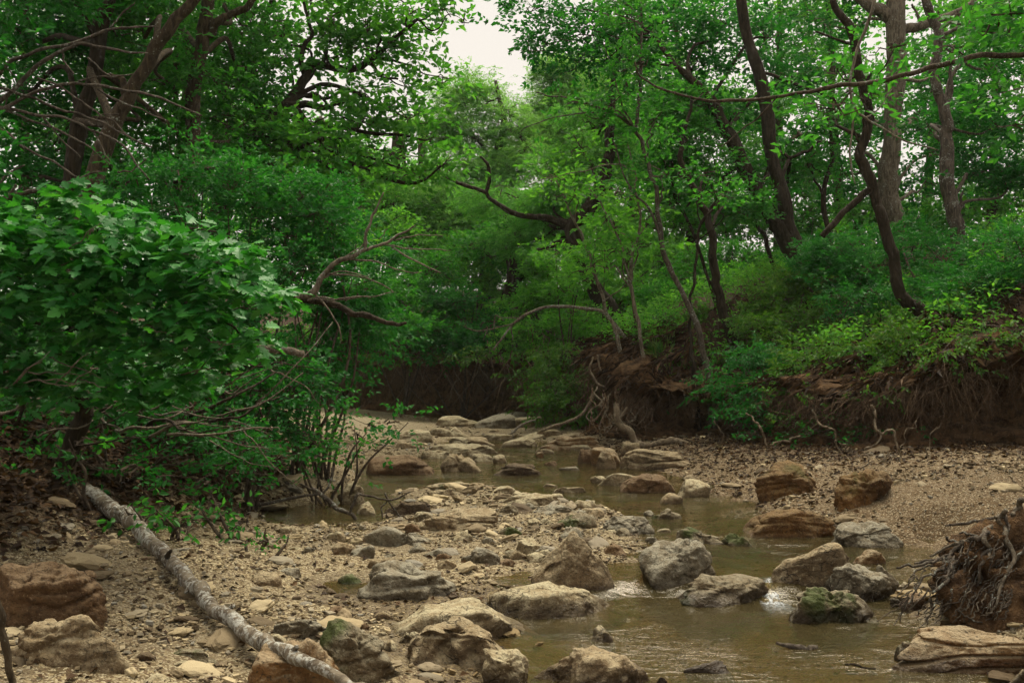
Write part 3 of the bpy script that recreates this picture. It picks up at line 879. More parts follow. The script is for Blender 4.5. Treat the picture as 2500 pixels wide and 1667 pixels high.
# --- middle distance
rock("brown layered slab on the far side of the left pool", Z2((230,340),(245,290),(300,262),(560,258),(605,300),(600,355),(520,378),(260,378)), 'rock_brown', 0.55, 0.28, 14, 0.035, strata=0.07)
rock("tan rock with rusty hollows beside the brown layered slab", Z2((650,320),(690,275),(780,250),(860,265),(878,310),(820,355),(670,358)), 'rock_tan', 0.6, 0.45, 9, 0.07, pits=0.10)
rock("ragged dark rock lying in midstream", Z2((945,345),(1000,312),(1100,305),(1190,320),(1225,360),(1160,380),(970,376)), 'rock_dark', 0.6, 0.45, 9, 0.07, pits=0.07)
rock("long low shelf of pale rock along the left shore", Z2((590,250),(640,215),(760,190),(930,200),(972,235),(950,268),(700,270)), 'rock_cream', 0.9, 0.55, 11, 0.045, strata=0.05)
rock("upper shelf of pale rock behind the left shore", Z2((700,190),(760,160),(880,155),(940,185),(920,205),(720,208)), 'rock_cream', 1.0, 0.6, 11, 0.045)
rock("small broken stones at the tip of the left shore shelf", Z2((945,275),(975,255),(1015,265),(1030,295),(990,305),(950,300)), 'rock_cream', 0.8, 0.5, 10, 0.07)
rock("round flat rock under the leaning stick upstream", Z2((1000,195),(1040,170),(1120,160),(1190,180),(1200,205),(1120,216),(1020,212)), 'rock_cream', 0.8, 0.5, 9, 0.04)
rock("orange-sided layered slab on the upstream right shore", Z2((1220,205),(1270,165),(1330,150),(1500,150),(1590,180),(1588,205),(1480,235),(1250,235)), 'rock_orange', 0.6, 0.35, 13, 0.035, strata=0.09)
rock("thin orange slab lying on top behind the layered slab", Z2((1290,150),(1330,130),(1480,125),(1510,145),(1480,160),(1310,162)), 'rock_orange', 0.8, 0.5, 12, 0.04, strata=0.05, base=1086)
rock("smaller flat ledge left of the broad ledge in the far riffle", Z2((890,165),(930,145),(1030,138),(1075,155),(1050,178),(900,180)), 'rock_cream', 1.0, 0.6, 10, 0.04)
rock("broad flat ledge across the far riffle", Z2((1060,155),(1120,125),(1230,112),(1305,130),(1290,160),(1180,172),(1080,172)), 'rock_cream', 1.1, 0.6, 10, 0.04)
rock("farthest pale ledge below the dark bend", Z2((880,100),(930,75),(1060,66),(1130,82),(1100,110),(920,118)), 'rock_cream', 1.6, 0.7, 10, 0.04)
rock("narrow far ledge beside the dark water", Z2((860,130),(900,120),(1000,116),(1080,125),(1040,140),(880,142)), 'rock_tan', 1.2, 0.6, 10, 0.04)
rock("small rusty stone in the upstream riffle", Z2((1195,260),(1205,242),(1228,238),(1243,255),(1235,272),(1205,273)), 'rock_orange', 0.8, 0.4, 9, 0.08)
rock("flat stone awash in midstream below the rusty stone", Z2((1240,305),(1265,293),(1300,295),(1318,310),(1290,320),(1250,318)), 'rock_brown', 0.8, 0.5, 9, 0.08)
rock("brown block standing behind the tilted triangular stone", Z2((1510,290),(1515,225),(1590,213),(1670,225),(1682,300),(1600,320),(1520,318)), 'rock_orange', 0.6, 0.35, 16, 0.04)
rock("small block at the water's edge beside the brown block", Z2((1435,300),(1450,245),(1490,222),(1515,240),(1515,300),(1470,308)), 'rock_brown', 0.8, 0.35, 14, 0.05)
rock("tilted triangular stone against the brown block", Z2((1540,325),(1560,265),(1600,238),(1655,242),(1650,285),(1600,325),(1555,334)), 'rock_tan', 0.4, 0.2, 14, 0.04, base=1145)
rock("long weathered slab under the driftwood root", Z2((1680,330),(1690,260),(1780,225),(1900,235),(2080,250),(2116,290),(2100,335),(1960,352),(1800,350)), 'rock_tan', 0.55, 0.35, 13, 0.045, strata=0.10, sub=5)
rock("squared block tucked behind the long weathered slab", Z2((1682,225),(1690,185),(1745,178),(1790,195),(1795,222),(1740,228)), 'rock_tan', 0.7, 0.35, 16, 0.04, base=1108)
rock("low pale slab in front of the long weathered slab", Z2((1550,425),(1600,385),(1680,365),(1780,375),(1820,405),(1790,435),(1680,442)), 'rock_cream', 0.6, 0.5, 11, 0.04)
rock("arched brown rock with an orange left flank", Z2((1680,470),(1750,410),(1830,370),(1920,366),(1985,400),(1990,450),(1930,480),(1740,480)), 'rock_brown', 0.45, 0.3, 13, 0.045, sub=5)
rock("rounded pale boulder beside the arched brown rock", Z3((125,490),(150,425),(210,395),(270,400),(315,440),(300,490),(220,505),(140,503)), 'rock_cream', 0.8, 0.45, 9, 0.04)
rock("wide flat stone barely breaking the water midstream", Z2((1245,470),(1310,448),(1420,440),(1500,452),(1530,470),(1450,488),(1290,486)), 'rock_cream', 0.7, 0.6, 9, 0.03)
rock("thin flat stone just upstream of the wide flat stone", Z2((1215,436),(1250,424),(1310,424),(1342,438),(1290,448),(1230,446)), 'rock_cream', 0.8, 0.6, 9, 0.03)
rock("long smooth pale rock at the head of the gravel bar", Z2((985,535),(1040,495),(1130,476),(1260,490),(1340,520),(1345,545),(1200,560),(1020,556)), 'rock_cream', 0.6, 0.5, 10, 0.035, sub=5)
rock("rough pale rock behind the mossy dark rock", Z2((1150,590),(1200,555),(1300,540),(1400,555),(1430,590),(1350,620),(1180,618)), 'rock_grey', 0.7, 0.5, 9, 0.08, pits=0.06)
rock("mossy dark rock in the middle of the gravel bar", Z2((1310,660),(1350,610),(1430,588),(1510,590),(1545,640),(1470,688),(1340,690)), 'rock_moss', 0.7, 0.4, 9, 0.08, pits=0.07)
rock("rough grey rock at the right edge of the gravel bar", Z2((1560,690),(1600,640),(1700,608),(1820,610),(1872,660),(1820,705),(1620,715)), 'rock_grey', 0.7, 0.45, 9, 0.08, pits=0.08, sub=5)
rock("small smooth pale stone in front of the mossy dark rock", Z2((1140,650),(1160,628),(1200,620),(1238,640),(1235,672),(1180,678),(1145,672)), 'rock_cream', 0.8, 0.45, 8, 0.04)
rock("pale rock half hidden behind the leaning wedge boulder", Z2((1080,820),(1095,760),(1150,732),(1230,735),(1250,800),(1200,840),(1095,838)), 'rock_cream', 0.7, 0.4, 12, 0.04)
rock("pitted dark chunk lying on the gravel bar", Z2((765,830),(800,795),(870,785),(950,830),(988,870),(940,890),(800,862)), 'rock_grey', 0.6, 0.4, 9, 0.09, pits=0.12)
# --- right of the channel
rock("big angular boulder with a flat pale top at the sill", Z2((1790,900),(1800,800),(1850,748),(2000,738),(2116,790),(2180,870),(2230,935),(2180,985),(2000,1030),(1850,1000)), 'rock_grey', 0.65, 0.42, 13, 0.05, pits=0.05, sub=5, seed=91)
rock("long mossy rock forming the left side of the cascade", Z3((130,1040),(200,985),(330,940),(470,940),(590,1000),(650,1090),(640,1138),(480,1130),(250,1085)), 'rock_moss', 0.6, 0.5, 9, 0.07, pits=0.09, sub=5, seed=97)
rock("lumpy pitted boulder forming the right side of the cascade", Z3((770,1110),(830,1040),(930,1012),(1080,1025),(1200,1090),(1255,1165),(1220,1225),(1050,1238),(860,1190)), 'rock_moss', 0.7, 0.45, 9, 0.09, pits=0.13, sub=5, seed=103)
rock("tilted wedge slab jutting up behind the cascade", Z3((670,975),(800,880),(930,790),(1000,765),(1110,790),(1140,860),(1080,960),(900,1032),(760,1000)), 'rock_tan', 0.4, 0.3, 13, 0.035, sub=5, seed=111)
rock("angular rock pile's largest stone right of the cascade", Z3((965,1010),(1010,950),(1100,890),(1220,880),(1270,950),(1370,1040),(1340,1110),(1120,1110)), 'rock_grey', 0.6, 0.42, 13, 0.06, pits=0.05, sub=5, seed=119)
rock("upright shard at the right of the angular rock pile", Z3((1265,920),(1310,890),(1390,920),(1400,980),(1380,1040),(1330,1040),(1280,980)), 'rock_grey', 0.6, 0.4, 14, 0.06, base=1455)
rock("thin pale flake lying on the angular rock pile", Z3((970,885),(1010,862),(1080,862),(1115,885),(1090,905),(980,908)), 'rock_cream', 0.8, 0.5, 12, 0.06, base=1428, bury=0.04, lift=0.06)
rock("white cobble between the rock pile and the uprooted stump", Z3((1390,1010),(1410,985),(1450,985),(1465,1020),(1440,1052),(1400,1045)), 'rock_cream', 0.9, 0.4, 10, 0.06)
rock("brown cobble at the foot of the uprooted stump", Z3((1400,1110),(1430,1060),(1500,1045),(1560,1080),(1560,1140),(1480,1160),(1410,1150)), 'rock_brown', 0.9, 0.4, 9, 0.05)
rock("grey cobble beside the brown cobble in the shallows", Z3((1345,1120),(1365,1085),(1405,1080),(1425,1110),(1410,1135),(1360,1138)), 'rock_grey', 0.9, 0.4, 9, 0.05)
rock("rusty moss-covered boulder in the water by the beach", Z3((505,670),(540,620),(640,580),(800,568),(960,590),(1010,640),(1030,715),(960,738),(700,735),(530,705)), 'rock_rustmoss', 0.55, 0.32, 11, 0.035, strata=0.06, sub=5, seed=127)
rock("grey ledge behind the tilted wedge slab", Z3((1010,755),(1040,680),(1100,645),(1250,640),(1380,660),(1420,730),(1400,785),(1200,800),(1060,790)), 'rock_grey', 0.6, 0.42, 10, 0.06, pits=0.05, sub=5)
rock("orange-stained stone in the little pool behind the wedge slab", Z3((1130,870),(1170,815),(1230,800),(1290,830),(1322,875),(1250,892),(1150,890)), 'rock_orange', 0.7, 0.4, 9, 0.06)
rock("big weathered boulder with a dished pale top on the beach", Z3((570,440),(580,385),(640,320),(740,290),(860,300),(950,350),(955,400),(850,470),(720,505),(590,490)), 'rock_rustmoss', 0.6, 0.38, 12, 0.055, strata=0.10, sub=5, seed=137)
rock("rust-brown crumbly boulder on the upper beach", Z3((1030,470),(1060,400),(1120,350),(1240,340),(1330,370),(1360,440),(1310,510),(1150,560),(1060,550)), 'rock_rustmoss', 0.7, 0.25, 9, 0.08, pits=0.10, sub=5, seed=141)
rock("low mossy rocks' largest stone above the sill", Z3((120,715),(180,685),(260,672),(370,700),(400,750),(300,775),(150,745)), 'rock_moss', 0.6, 0.5, 9, 0.08, pits=0.09)
rock("mossy stone trailing into the water below the rusty boulder", Z3((380,745),(420,705),(480,705),(555,765),(530,788),(420,785)), 'rock_moss', 0.6, 0.45, 9, 0.08, pits=0.08)
rock("dark low rock just above the water right of the bar", Z3((-20,610),(0,575),(60,565),(150,595),(150,625),(60,632)), 'rock_moss', 0.6, 0.5, 9, 0.08, pits=0.08)
rock("big flat-topped boulder with a mossy end by the pool", Z3((1375,1390),(1400,1320),(1490,1265),(1700,1240),(1900,1255),(2116,1235),(2400,1260),(2420,1500),(2100,1530),(1640,1510),(1430,1440)), 'rock_orange', 0.42, 0.42, 12, 0.035, strata=0.07, sub=6, seed=151)
rock("mossy knob at the end of the big flat-topped boulder", Z3((1370,1400),(1395,1345),(1450,1325),(1510,1360),(1520,1420),(1460,1455),(1400,1440)), 'rock_moss', 0.8, 0.3, 8, 0.08, pits=0.05)
rock("small dark stone breaking the pool near the lower edge", Z3((165,1490),(210,1455),(300,1435),(390,1455),(430,1500),(380,1522),(200,1520)), 'rock_dark', 0.6, 0.45, 10, 0.06)
rock("dark flat stone cut off by the lower edge of the pool", Z3((-40,1560),(0,1535),(60,1530),(110,1550),(90,1575),(-20,1580)), 'rock_dark', 0.6, 0.5, 10, 0.05)
rock("pale stone in the lower right corner", Z3((2020,1545),(2060,1510),(2130,1485),(2190,1500),(2190,1560),(2060,1580)), 'rock_cream', 0.7, 0.4, 10, 0.05)
# --- left foreground
rock("large sloping brown slab under the left bank", Z1((-60,900),(60,872),(200,890),(360,960),(500,1030),(590,1150),(612,1250),(560,1275),(380,1200),(-60,1150)), 'rock_brown', 0.5, 0.5, 12, 0.05, strata=0.08, sub=5, seed=161)
rock("broad weathered tan boulder in the left corner", Z1((70,1330),(130,1210),(250,1175),(420,1195),(600,1300),(720,1360),(748,1460),(700,1510),(350,1530),(120,1480)), 'rock_tan', 0.7, 0.42, 10, 0.06, pits=0.04, strata=0.05, sub=5, seed=167)
rock("small white stone on top of the broad weathered boulder", Z1((245,1160),(260,1142),(300,1140),(318,1160),(300,1178),(255,1178)), 'rock_cream', 0.9, 0.4, 9, 0.05, base=1512, bury=0.06, lift=0.05)
rock("low olive stone on the gravel left of the fallen trunk", Z1((915,1430),(950,1385),(1040,1362),(1150,1380),(1225,1425),(1150,1452),(960,1452)), 'rock_moss', 0.7, 0.5, 9, 0.04)
rock("small pale stone in front of the low olive stone", Z1((995,1475),(1020,1445),(1055,1435),(1110,1470),(1080,1490),(1010,1490)), 'rock_cream', 0.8, 0.5, 10, 0.05)
rock("dark stone between the tan boulder and the low olive stone", Z1((750,1430),(790,1395),(860,1385),(910,1410),(900,1440),(800,1452)), 'rock_dark', 0.8, 0.45, 10, 0.06)
rock("pale flat stone at the lower edge left of the trunk", Z1((790,1565),(860,1525),(980,1508),(1090,1530),(1130,1580),(1060,1640),(820,1630)), 'rock_cream', 0.7, 0.5, 10, 0.04)
rock("rusty stone carrying the fallen trunk", Z1((1425,1480),(1440,1380),(1560,1310),(1720,1330),(1880,1420),(1960,1530),(1900,1640),(1500,1640),(1420,1560)), 'rock_orange', 0.6, 0.4, 13, 0.04, strata=0.05, sub=5, seed=173)
rock("furrowed grey boulder with moss beside the fallen trunk", Z2((-60,1250),(30,1200),(120,1245),(230,1330),(330,1420),(380,1500),(330,1560),(100,1600),(-60,1560)), 'rock_moss', 0.75, 0.5, 9, 0.06, strata=0.09, sub=5, seed=179)
rock("rounded tan stone at the foot of the furrowed boulder", Z2((95,1520),(130,1470),(200,1450),(290,1480),(330,1540),(280,1590),(120,1590)), 'rock_tan', 0.7, 0.4, 9, 0.04)
rock("cream cobble between the furrowed and hollow-faced boulders", Z2((298,1370),(320,1325),(365,1315),(400,1350),(395,1395),(330,1398)), 'rock_cream', 0.8, 0.4, 12, 0.05)
rock("crumbling gravel-coloured block on the bar behind the trunk", Z1((1430,985),(1450,940),(1530,928),(1605,945),(1618,1000),(1570,1022),(1460,1020)), 'rock_tan', 0.7, 0.45, 12, 0.06, pits=0.05)
rock("low crumbly ridge of rock above the rusty stone", Z1((1500,1260),(1560,1220),(1700,1200),(1840,1230),(1880,1290),(1760,1320),(1560,1310)), 'rock_grey', 0.7, 0.5, 8, 0.10, pits=0.10, sub=5)
rock("thin ledge of stone beneath the low rounded boulder", Z2((260,1205),(300,1175),(350,1150),(380,1180),(340,1205),(290,1212)), 'rock_tan', 0.8, 0.5, 12, 0.05)

# --- the many flat slabs that pave the upstream riffle
_rs = np.random.default_rng(77)
for i, (x, y, w) in enumerate([(1010,1078,90),(1090,1070,110),(1160,1088,80),(1210,1050,120),(1120,1046,110),(1290,1046,90),(1340,1068,80),(1255,1036,90),(1060,1120,70),(1180,1128,60),(1000,1098,70),(1140,1106,80),(1330,1108,46),(1420,1100,60),(1470,1120,56),(1390,1150,50),(1230,1205,60),(1120,1195,60),(1080,1215,70),(1420,1262,60),(1180,1290,50),(1500,1306,60),(1390,1310,56),(1250,1300,40),(1620,1300,44),(1560,1285,40),(1050,1325,50),(950,1362,46),(780,1370,50),(720,1345,44)]):
    h = w * _rs.uniform(.24, .36)
    rock("flat pale slab among those paving the riffle and the bar", BX(x - w / 2, y - h, x + w / 2, y, i), ['rock_cream', 'rock_cream', 'rock_tan', 'rock_grey'][i % 4], _rs.uniform(.7, 1.1), .5, 10, .05, strata=.03, sub=3, seed=500 + i, name="flat_stone")["group"] = "flat slabs paving the riffle and the bar"

# --- broken rubble wedged between the larger stones
n_rub = 0
for i in range(400):
    if n_rub >= 75: break
    x, y = _rs.uniform(640, 1640), _rs.uniform(1170, 1650)
    if x > 1150 and y > 1430: continue
    if x < 1000 and y < 1300: continue
    pt = contact(x, y)
    if pt[2] < float(wlevel(pt[0], pt[1])) + .012 and _rs.uniform() < .75: continue
    if any(((pt[0] - c[0]) / (wd * .5)) ** 2 + ((pt[1] - c[1]) / (dp * .5)) ** 2 < 1 for ob, c, wd, dp, zt in ROCKS): continue
    w = _rs.uniform(26, 62); h = w * _rs.uniform(.38, .62)
    rock("broken stone wedged in the rubble of the gravel bar", BX(x - w / 2, y - h, x + w / 2, y, i), ['rock_cream', 'rock_grey', 'rock_tan', 'rock_cream', 'rock_moss', 'rock_brown'][n_rub % 6], _rs.uniform(.6, 1.0), .42, 9, .08, pits=.05, sub=3, seed=900 + i, name="rubble_stone", cat="stone")["group"] = "broken stones of the gravel bar"
    n_rub += 1
# ================================================================== leaves, crowns, trees
def leaf_faces(mb, b, a, n, L, W, kind='dia', mat=0, droop=0.12, fold=0.16):
    """one folded blade per row: b base, a axis, n face normal, L length, W width"""
    k = len(b)
    a = unit(a); n = unit(n - a * (n * a).sum(1, keepdims=True)); s = np.cross(a, n)
    L = np.broadcast_to(L, (k,))[:, None]; W = np.broadcast_to(W, (k,))[:, None]
    if kind == 'dia':
        v = np.stack([b, b + a * L * .45 + s * W * .5 + n * W * fold, b + a * L - n * L * droop, b + a * L * .45 - s * W * .5 + n * W * fold], axis=1)
        f = np.array([[0, 1, 2], [0, 2, 3]])
    else:
        v = np.stack([b, b + a * L * .28 + s * W * .42 + n * W * fold, b + a * L * .66 + s * W * .40 + n * W * fold - n * L * droop * .4, b + a * L - n * L * droop,
                      b + a * L * .66 - s * W * .40 + n * W * fold - n * L * droop * .4, b + a * L * .28 - s * W * .42 + n * W * fold], axis=1)
        f = np.array([[0, 1, 2, 3], [0, 3, 4, 5]])
    m_ = v.shape[1]
    mb.add(v.reshape(-1, 3), (f[None] + (np.arange(k) * m_)[:, None, None]).reshape(-1, f.shape[1]), mat)

def ball(n, r):
    v = unit(r.normal(size=(n, 3)))
    return v * (r.uniform(0, 1, n) ** (1 / 3))[:, None]

def thin_tubes(mb, A, B, ra, rb, mat, sag=0.06, r=None, one=False):
    """many light three-sided twigs from A to B with a bend"""
    k = len(A)
    mid = (A + B) / 2 + r.normal(size=(k, 3)) * (np.linalg.norm(B - A, axis=1)[:, None] * sag)
    t = unit(B - A)
    u = unit(np.cross(t, np.array([0.31, 0.42, 0.85])))
    w = np.cross(t, u)
    rings = []
    for c, rad in (((A, ra), (B, rb)) if one else ((A, ra), (mid, (ra + rb) / 2), (B, rb))):
        rad = np.broadcast_to(rad, (k,))[:, None]
        for q in range(3):
            th = q * 2 * np.pi / 3
            rings.append(c + (u * np.cos(th) + w * np.sin(th)) * rad)
    v = np.stack(rings, axis=1)
    f = []
    for g in range(1 if one else 2):
        for q in range(3):
            q2 = (q + 1) % 3
            f.append([g * 3 + q, g * 3 + q2, g * 3 + 3 + q2, g * 3 + 3 + q])
    f = np.array(f)
    mb.add(v.reshape(-1, 3), (f[None] + (np.arange(k) * v.shape[1])[:, None, None]).reshape(-1, 4), mat)

STAT = {'leaf': 0}
def crown(parent, lobes, mat, L=.09, W=.05, kind='dia', seed=0, cov=2.6, rc=0.42, per=9, flat=0.5, updir=0.75, name="crown", twig='twig', hang=0.0, lab=None, sc=0.22):
    """leafy sprays on fine twigs, gathered into clumps; lobes = (px, py, depth, rx px, ry px[, thickness m[, cover]])"""
    r = np.random.default_rng(seed + 1000)
    mb = MB()
    L0, W0 = L, W
    for lb in lobes:
        px, py, D, rx, ry = lb[:5]
        L, W = (L0 * 1.2, W0 * 1.2) if D > 13.5 else (L0 * 1.05, W0 * 1.05)
        c = P(px, py, D)
        sx, sz = rx / FPX * D, ry / FPX * D
        sy = lb[5] if len(lb) > 5 and lb[5] else 0.8 * (sx + sz) / 2 + 0.2
        cv = cov * (lb[6] if len(lb) > 6 else 1.0) * (0.6 if py + ry < 0 else 0.97)
        area = math.pi * sx * sz
        nleaf = int(cv * area / (0.5 * L * W * 0.62))
        ncl = max(5, int(area * (1 + sy / 2) / (rc * rc * 1.0)))
        cc = ball(ncl, r)
        cc = cc * (0.55 + 0.45 / np.maximum(np.linalg.norm(cc, axis=1, keepdims=True), .35) * 0.55)
        cc = c + cc * np.array([sx, sy, sz]) * 0.95
        wgt = r.uniform(0.35, 1.7, ncl)
        nsp = np.maximum(1, (wgt / wgt.sum() * nleaf / per)).astype(int)
        idx = np.repeat(np.arange(ncl), nsp)
        rcl = rc * (0.6 + 0.6 * r.uniform(size=ncl))
        off = r.normal(size=(len(idx), 3)) * np.array([1, 1, flat]) * (rcl[idx] * 0.55)[:, None]
        o = cc[idx] + off
        outw = unit(o - c) * 0.35 + unit(off + 1e-6) * 0.6 + r.normal(size=o.shape) * 0.45
        outw[:, 2] = outw[:, 2] * 0.45 - hang
        d = unit(outw)
        # twigs: lobe heart -> clump, clump -> spray
        thin_tubes(mb, np.repeat(c[None], ncl, 0) + r.normal(size=(ncl, 3)) * 0.1 * sx, cc, 0.008 + 0.010 * sx, 0.004 + .0008 * D * .3, 1, 0.16, r)
        slen = L * 2.6
        sel = r.uniform(size=len(o)) < sc
        thin_tubes(mb, cc[idx][sel], (o + d * slen * .6)[sel], 0.0035, 0.0015, 1, 0.1, r, True)
        nrm0 = unit(np.array([0, 0, 1.0]) * updir + r.normal(size=o.shape) * 0.42)
        m_ = per
        t = (np.arange(m_) + 0.5) / m_
        side = np.where(np.arange(m_) % 2 == 0, 1.0, -1.0)
        sv = unit(np.cross(d, nrm0))
        b = o[:, None, :] + d[:, None, :] * (t * slen)[None, :, None] + r.normal(size=(len(o), m_, 3)) * L * 0.22
        spread = (0.95 - 0.6 * t)[None, :, None]
        a = d[:, None, :] * (0.55 + 0.5 * t)[None, :, None] + sv[:, None, :] * side[None, :, None] * spread + r.normal(size=b.shape) * 0.28
        a[..., 2] -= hang * 0.6
        nn = nrm0[:, None, :] + r.normal(size=b.shape) * 0.45
        sz_ = L * r.uniform(0.65, 1.2, (len(o), m_))
        leaf_faces(mb, b.reshape(-1, 3), a.reshape(-1, 3), nn.reshape(-1, 3), sz_.ravel(), sz_.ravel() * W / L, kind, 0)
        STAT['leaf'] += len(o) * m_
    ob = mb.build(name, [M[mat], M[twig]], parent, smooth=False)
    if parent is not None:
        ob.location = -parent.location
    if lab: ob["label"] = lab
    return ob

def path3(spec, D):
    """picture path [(px, py, width px[, depth])] -> points and radii in metres"""
    pts, rad = [], []
    for s in spec:
        d = s[3] if len(s) > 3 else D
        pts.append(P(s[0], s[1], d)); rad.append(0.5 * s[2] / FPX * d)
    return np.array(pts), np.array(rad)

def tree(name, label, bark, D, trunk, branches=(), lobes=(), leaf=None, cat="tree", group=None, sides=10, seed=0, root_to_ground=True, knob=0.12, limbs=True, wob=0.03, back=0.0, thin=1.0, **kw):
    lobes = [(l[0], l[1], l[2] + back) + tuple(l[3:]) for l in lobes]
    pts, rad = path3(trunk, D)
    rad = rad * thin
    if root_to_ground:
        zg = gz(pts[0][0], pts[0][1])
        if pts[0][2] > zg + 0.05:
            lean = (pts[0] - pts[1]); lean[2] = 0
            k = max(0.0, min(0.25, (pts[0][2] - zg) * .15)) / max(np.linalg.norm(lean), .05)
            foot = pts[0] + lean * k; foot[2] = gz(foot[0], foot[1]) - 0.15
            pts = np.vstack([foot, pts]); rad = np.concatenate([[rad[0] * 1.35], rad])
        else:
            pts[0][2] = zg - 0.12; rad[0] *= 1.15
    base = pts[0].copy()
    root = empty(name, base)
    tag(root, label, cat, group)
    mb = MB(); add_tube(mb, pts, rad, sides, seed, knob, wob, seg=max(18, len(pts) * 7))
    t = mb.build("trunk", M[bark], root, origin=base); t.location = (0, 0, 0)
    for i, br in enumerate(branches):
        p_, r_ = path3(br, D)
        mb = MB(); add_tube(mb, p_, r_, 7, seed + i + 1, knob, wob, seg=max(12, len(p_) * 6))
        mb.build("branch", M[bark], root, origin=base).location = (0, 0, 0)
    if limbs and lobes:
        rr = np.random.default_rng(seed + 77)
        dense = catmull(np.column_stack([pts, rad]), 60)
        for i, lb in enumerate(lobes):
            c = P(lb[0], lb[1], lb[2])
            low = dense[(dense[:, 2] < c[2] + 0.3)]
            if len(low) < 3: low = dense
            j = np.linalg.norm(low[:, :3] - c - np.array([0, 0, -0.5]), axis=1).argmin()
            a, ra = low[j, :3], low[j, 3]
            ln = np.linalg.norm(c - a)
            if ln < 0.4: continue
            q = [a, a + (c - a) * .35 + rr.normal(size=3) * .10 * ln + np.array([0, 0, .06 * ln]), a + (c - a) * .7 + rr.normal(size=3) * .08 * ln, c]
            r0 = min(ra * 0.55, 0.018 + 0.012 * ln)
            mb = MB(); add_tube(mb, q, [r0, r0 * .8, r0 * .55, r0 * .25], 6, seed + i + 40, .1, .04, seg=18)
            mb.build("branch", M[bark], root, origin=base).location = (0, 0, 0)
    if lobes:
        crown(root, lobes, leaf, seed=seed, **kw)
    return root

def shrub(name, label, lobes, leaf, base_px=None, seed=0, stems=4, bark='twig', group=None, cat="shrub", **kw):
    cx = np.mean([P(*l[:3]) for l in lobes], axis=0)
    if base_px is not None: bx = P(*base_px)
    else: bx = cx
    base = np.array([bx[0], bx[1], gz(bx[0], bx[1]) - 0.05])
    root = empty(name, base)
    tag(root, label, cat, group)
    rr = np.random.default_rng(seed + 5)
    for i in range(max(stems, len(lobes))):
        lb = lobes[i % len(lobes)]
        c = P(*lb[:3]) + rr.normal(size=3) * 0.12
        ln = np.linalg.norm(c - base)
        b0 = base + np.array([rr.uniform(-.12, .12), rr.uniform(-.12, .12), 0])
        q = [b0, b0 + (c - b0) * .4 + rr.normal(size=3) * .07 * ln + np.array([0, 0, .08 * ln]), c]
        mb = MB(); add_tube(mb, q, [0.014 + .004 * ln, 0.010 + .002 * ln, 0.004], 6, seed + i, .1, .02, seg=14)
        mb.build("stem", M[bark], root, origin=base).location = (0, 0, 0)
    crown(root, lobes, leaf, seed=seed, name="foliage", **kw)
    return root

BIG = dict(L=.105, W=.06, cov=2.0, rc=.5, per=9)
MIDL = dict(L=.085, W=.045, cov=2.5, rc=.42, per=9)
FEA = dict(L=.075, W=.024, cov=2.7, rc=.5, per=12, hang=.15)

# ---------------- left side
tree("forest_tree", "dark straight tree trunk standing leftmost behind the bare branches", 'bark_dark', 12.0,
     [(165,520,44),(172,460,42),(199,306,38),(226,190,36),(245,60,36),(268,0,32),(290,-200,28),(310,-420,18)], (),
     [(70,70,13,190,110),(40,220,12.6,120,110,.8),(230,120,13.6,140,120),(150,330,13.5,150,90,.7),(60,420,13,130,80,.7),(180,-90,13,260,110),(330,-260,13,240,120),(100,-60,10.5,220,110),(320,-120,10.5,200,110)], 'leaf_dark', seed=1, back=.6, **MIDL)
tree("forest_tree", "grey-brown tree leaning right from behind the bright oak sapling", 'bark_brown', 11.0,
     [(205,540,52),(222,470,48),(242,390,46),(285,290,40),(315,235,36),(370,140,32),(420,60,30),(475,0,26),(560,-160,20)],
     [[(315,235,20),(300,200,16),(262,186,8)]],
     [(350,60,12.2,150,100),(300,250,13,120,90,.7),(420,200,13.2,110,90,.7),(330,390,12.6,150,70,.7),(440,330,13.4,110,80,.7),(500,-120,12,200,100)], 'leaf_mid', seed=2, back=.8, **MIDL)
tree("forest_tree", "upright tree wrapped in pale ivy stems left of the creek", 'bark_brown', 14.0,
     [(464,470,38),(467,345,34),(471,210,33),(494,96,33),(513,0,32),(520,-200,26),(540,-420,16)],
     [[(500,90,22),(528,66,20),(560,36,19),(610,14,17),(640,-30,14)], [(467,300,5),(480,250,4),(470,190,4),(486,130,4)]],
     [(600,70,15,110,90),(560,210,15,110,90),(640,170,15.4,90,80),(520,390,14.4,120,70,.7),(560,310,14.6,120,80,.8),(440,120,15.5,90,120,.6),(560,-120,14,220,110)], 'leaf_mid', seed=3, back=.7, **MIDL)
tree("forest_tree", "thin dark tree between the leaning tree and the ivy tree", 'bark_dark', 16.0,
     [(430,480,14),(434,180,13),(440,70,12),(470,0,12),(490,-160,8)], (), [(400,60,16.5,80,100,.8),(470,-80,16,120,90)], 'leaf_oak', seed=4, **MIDL)
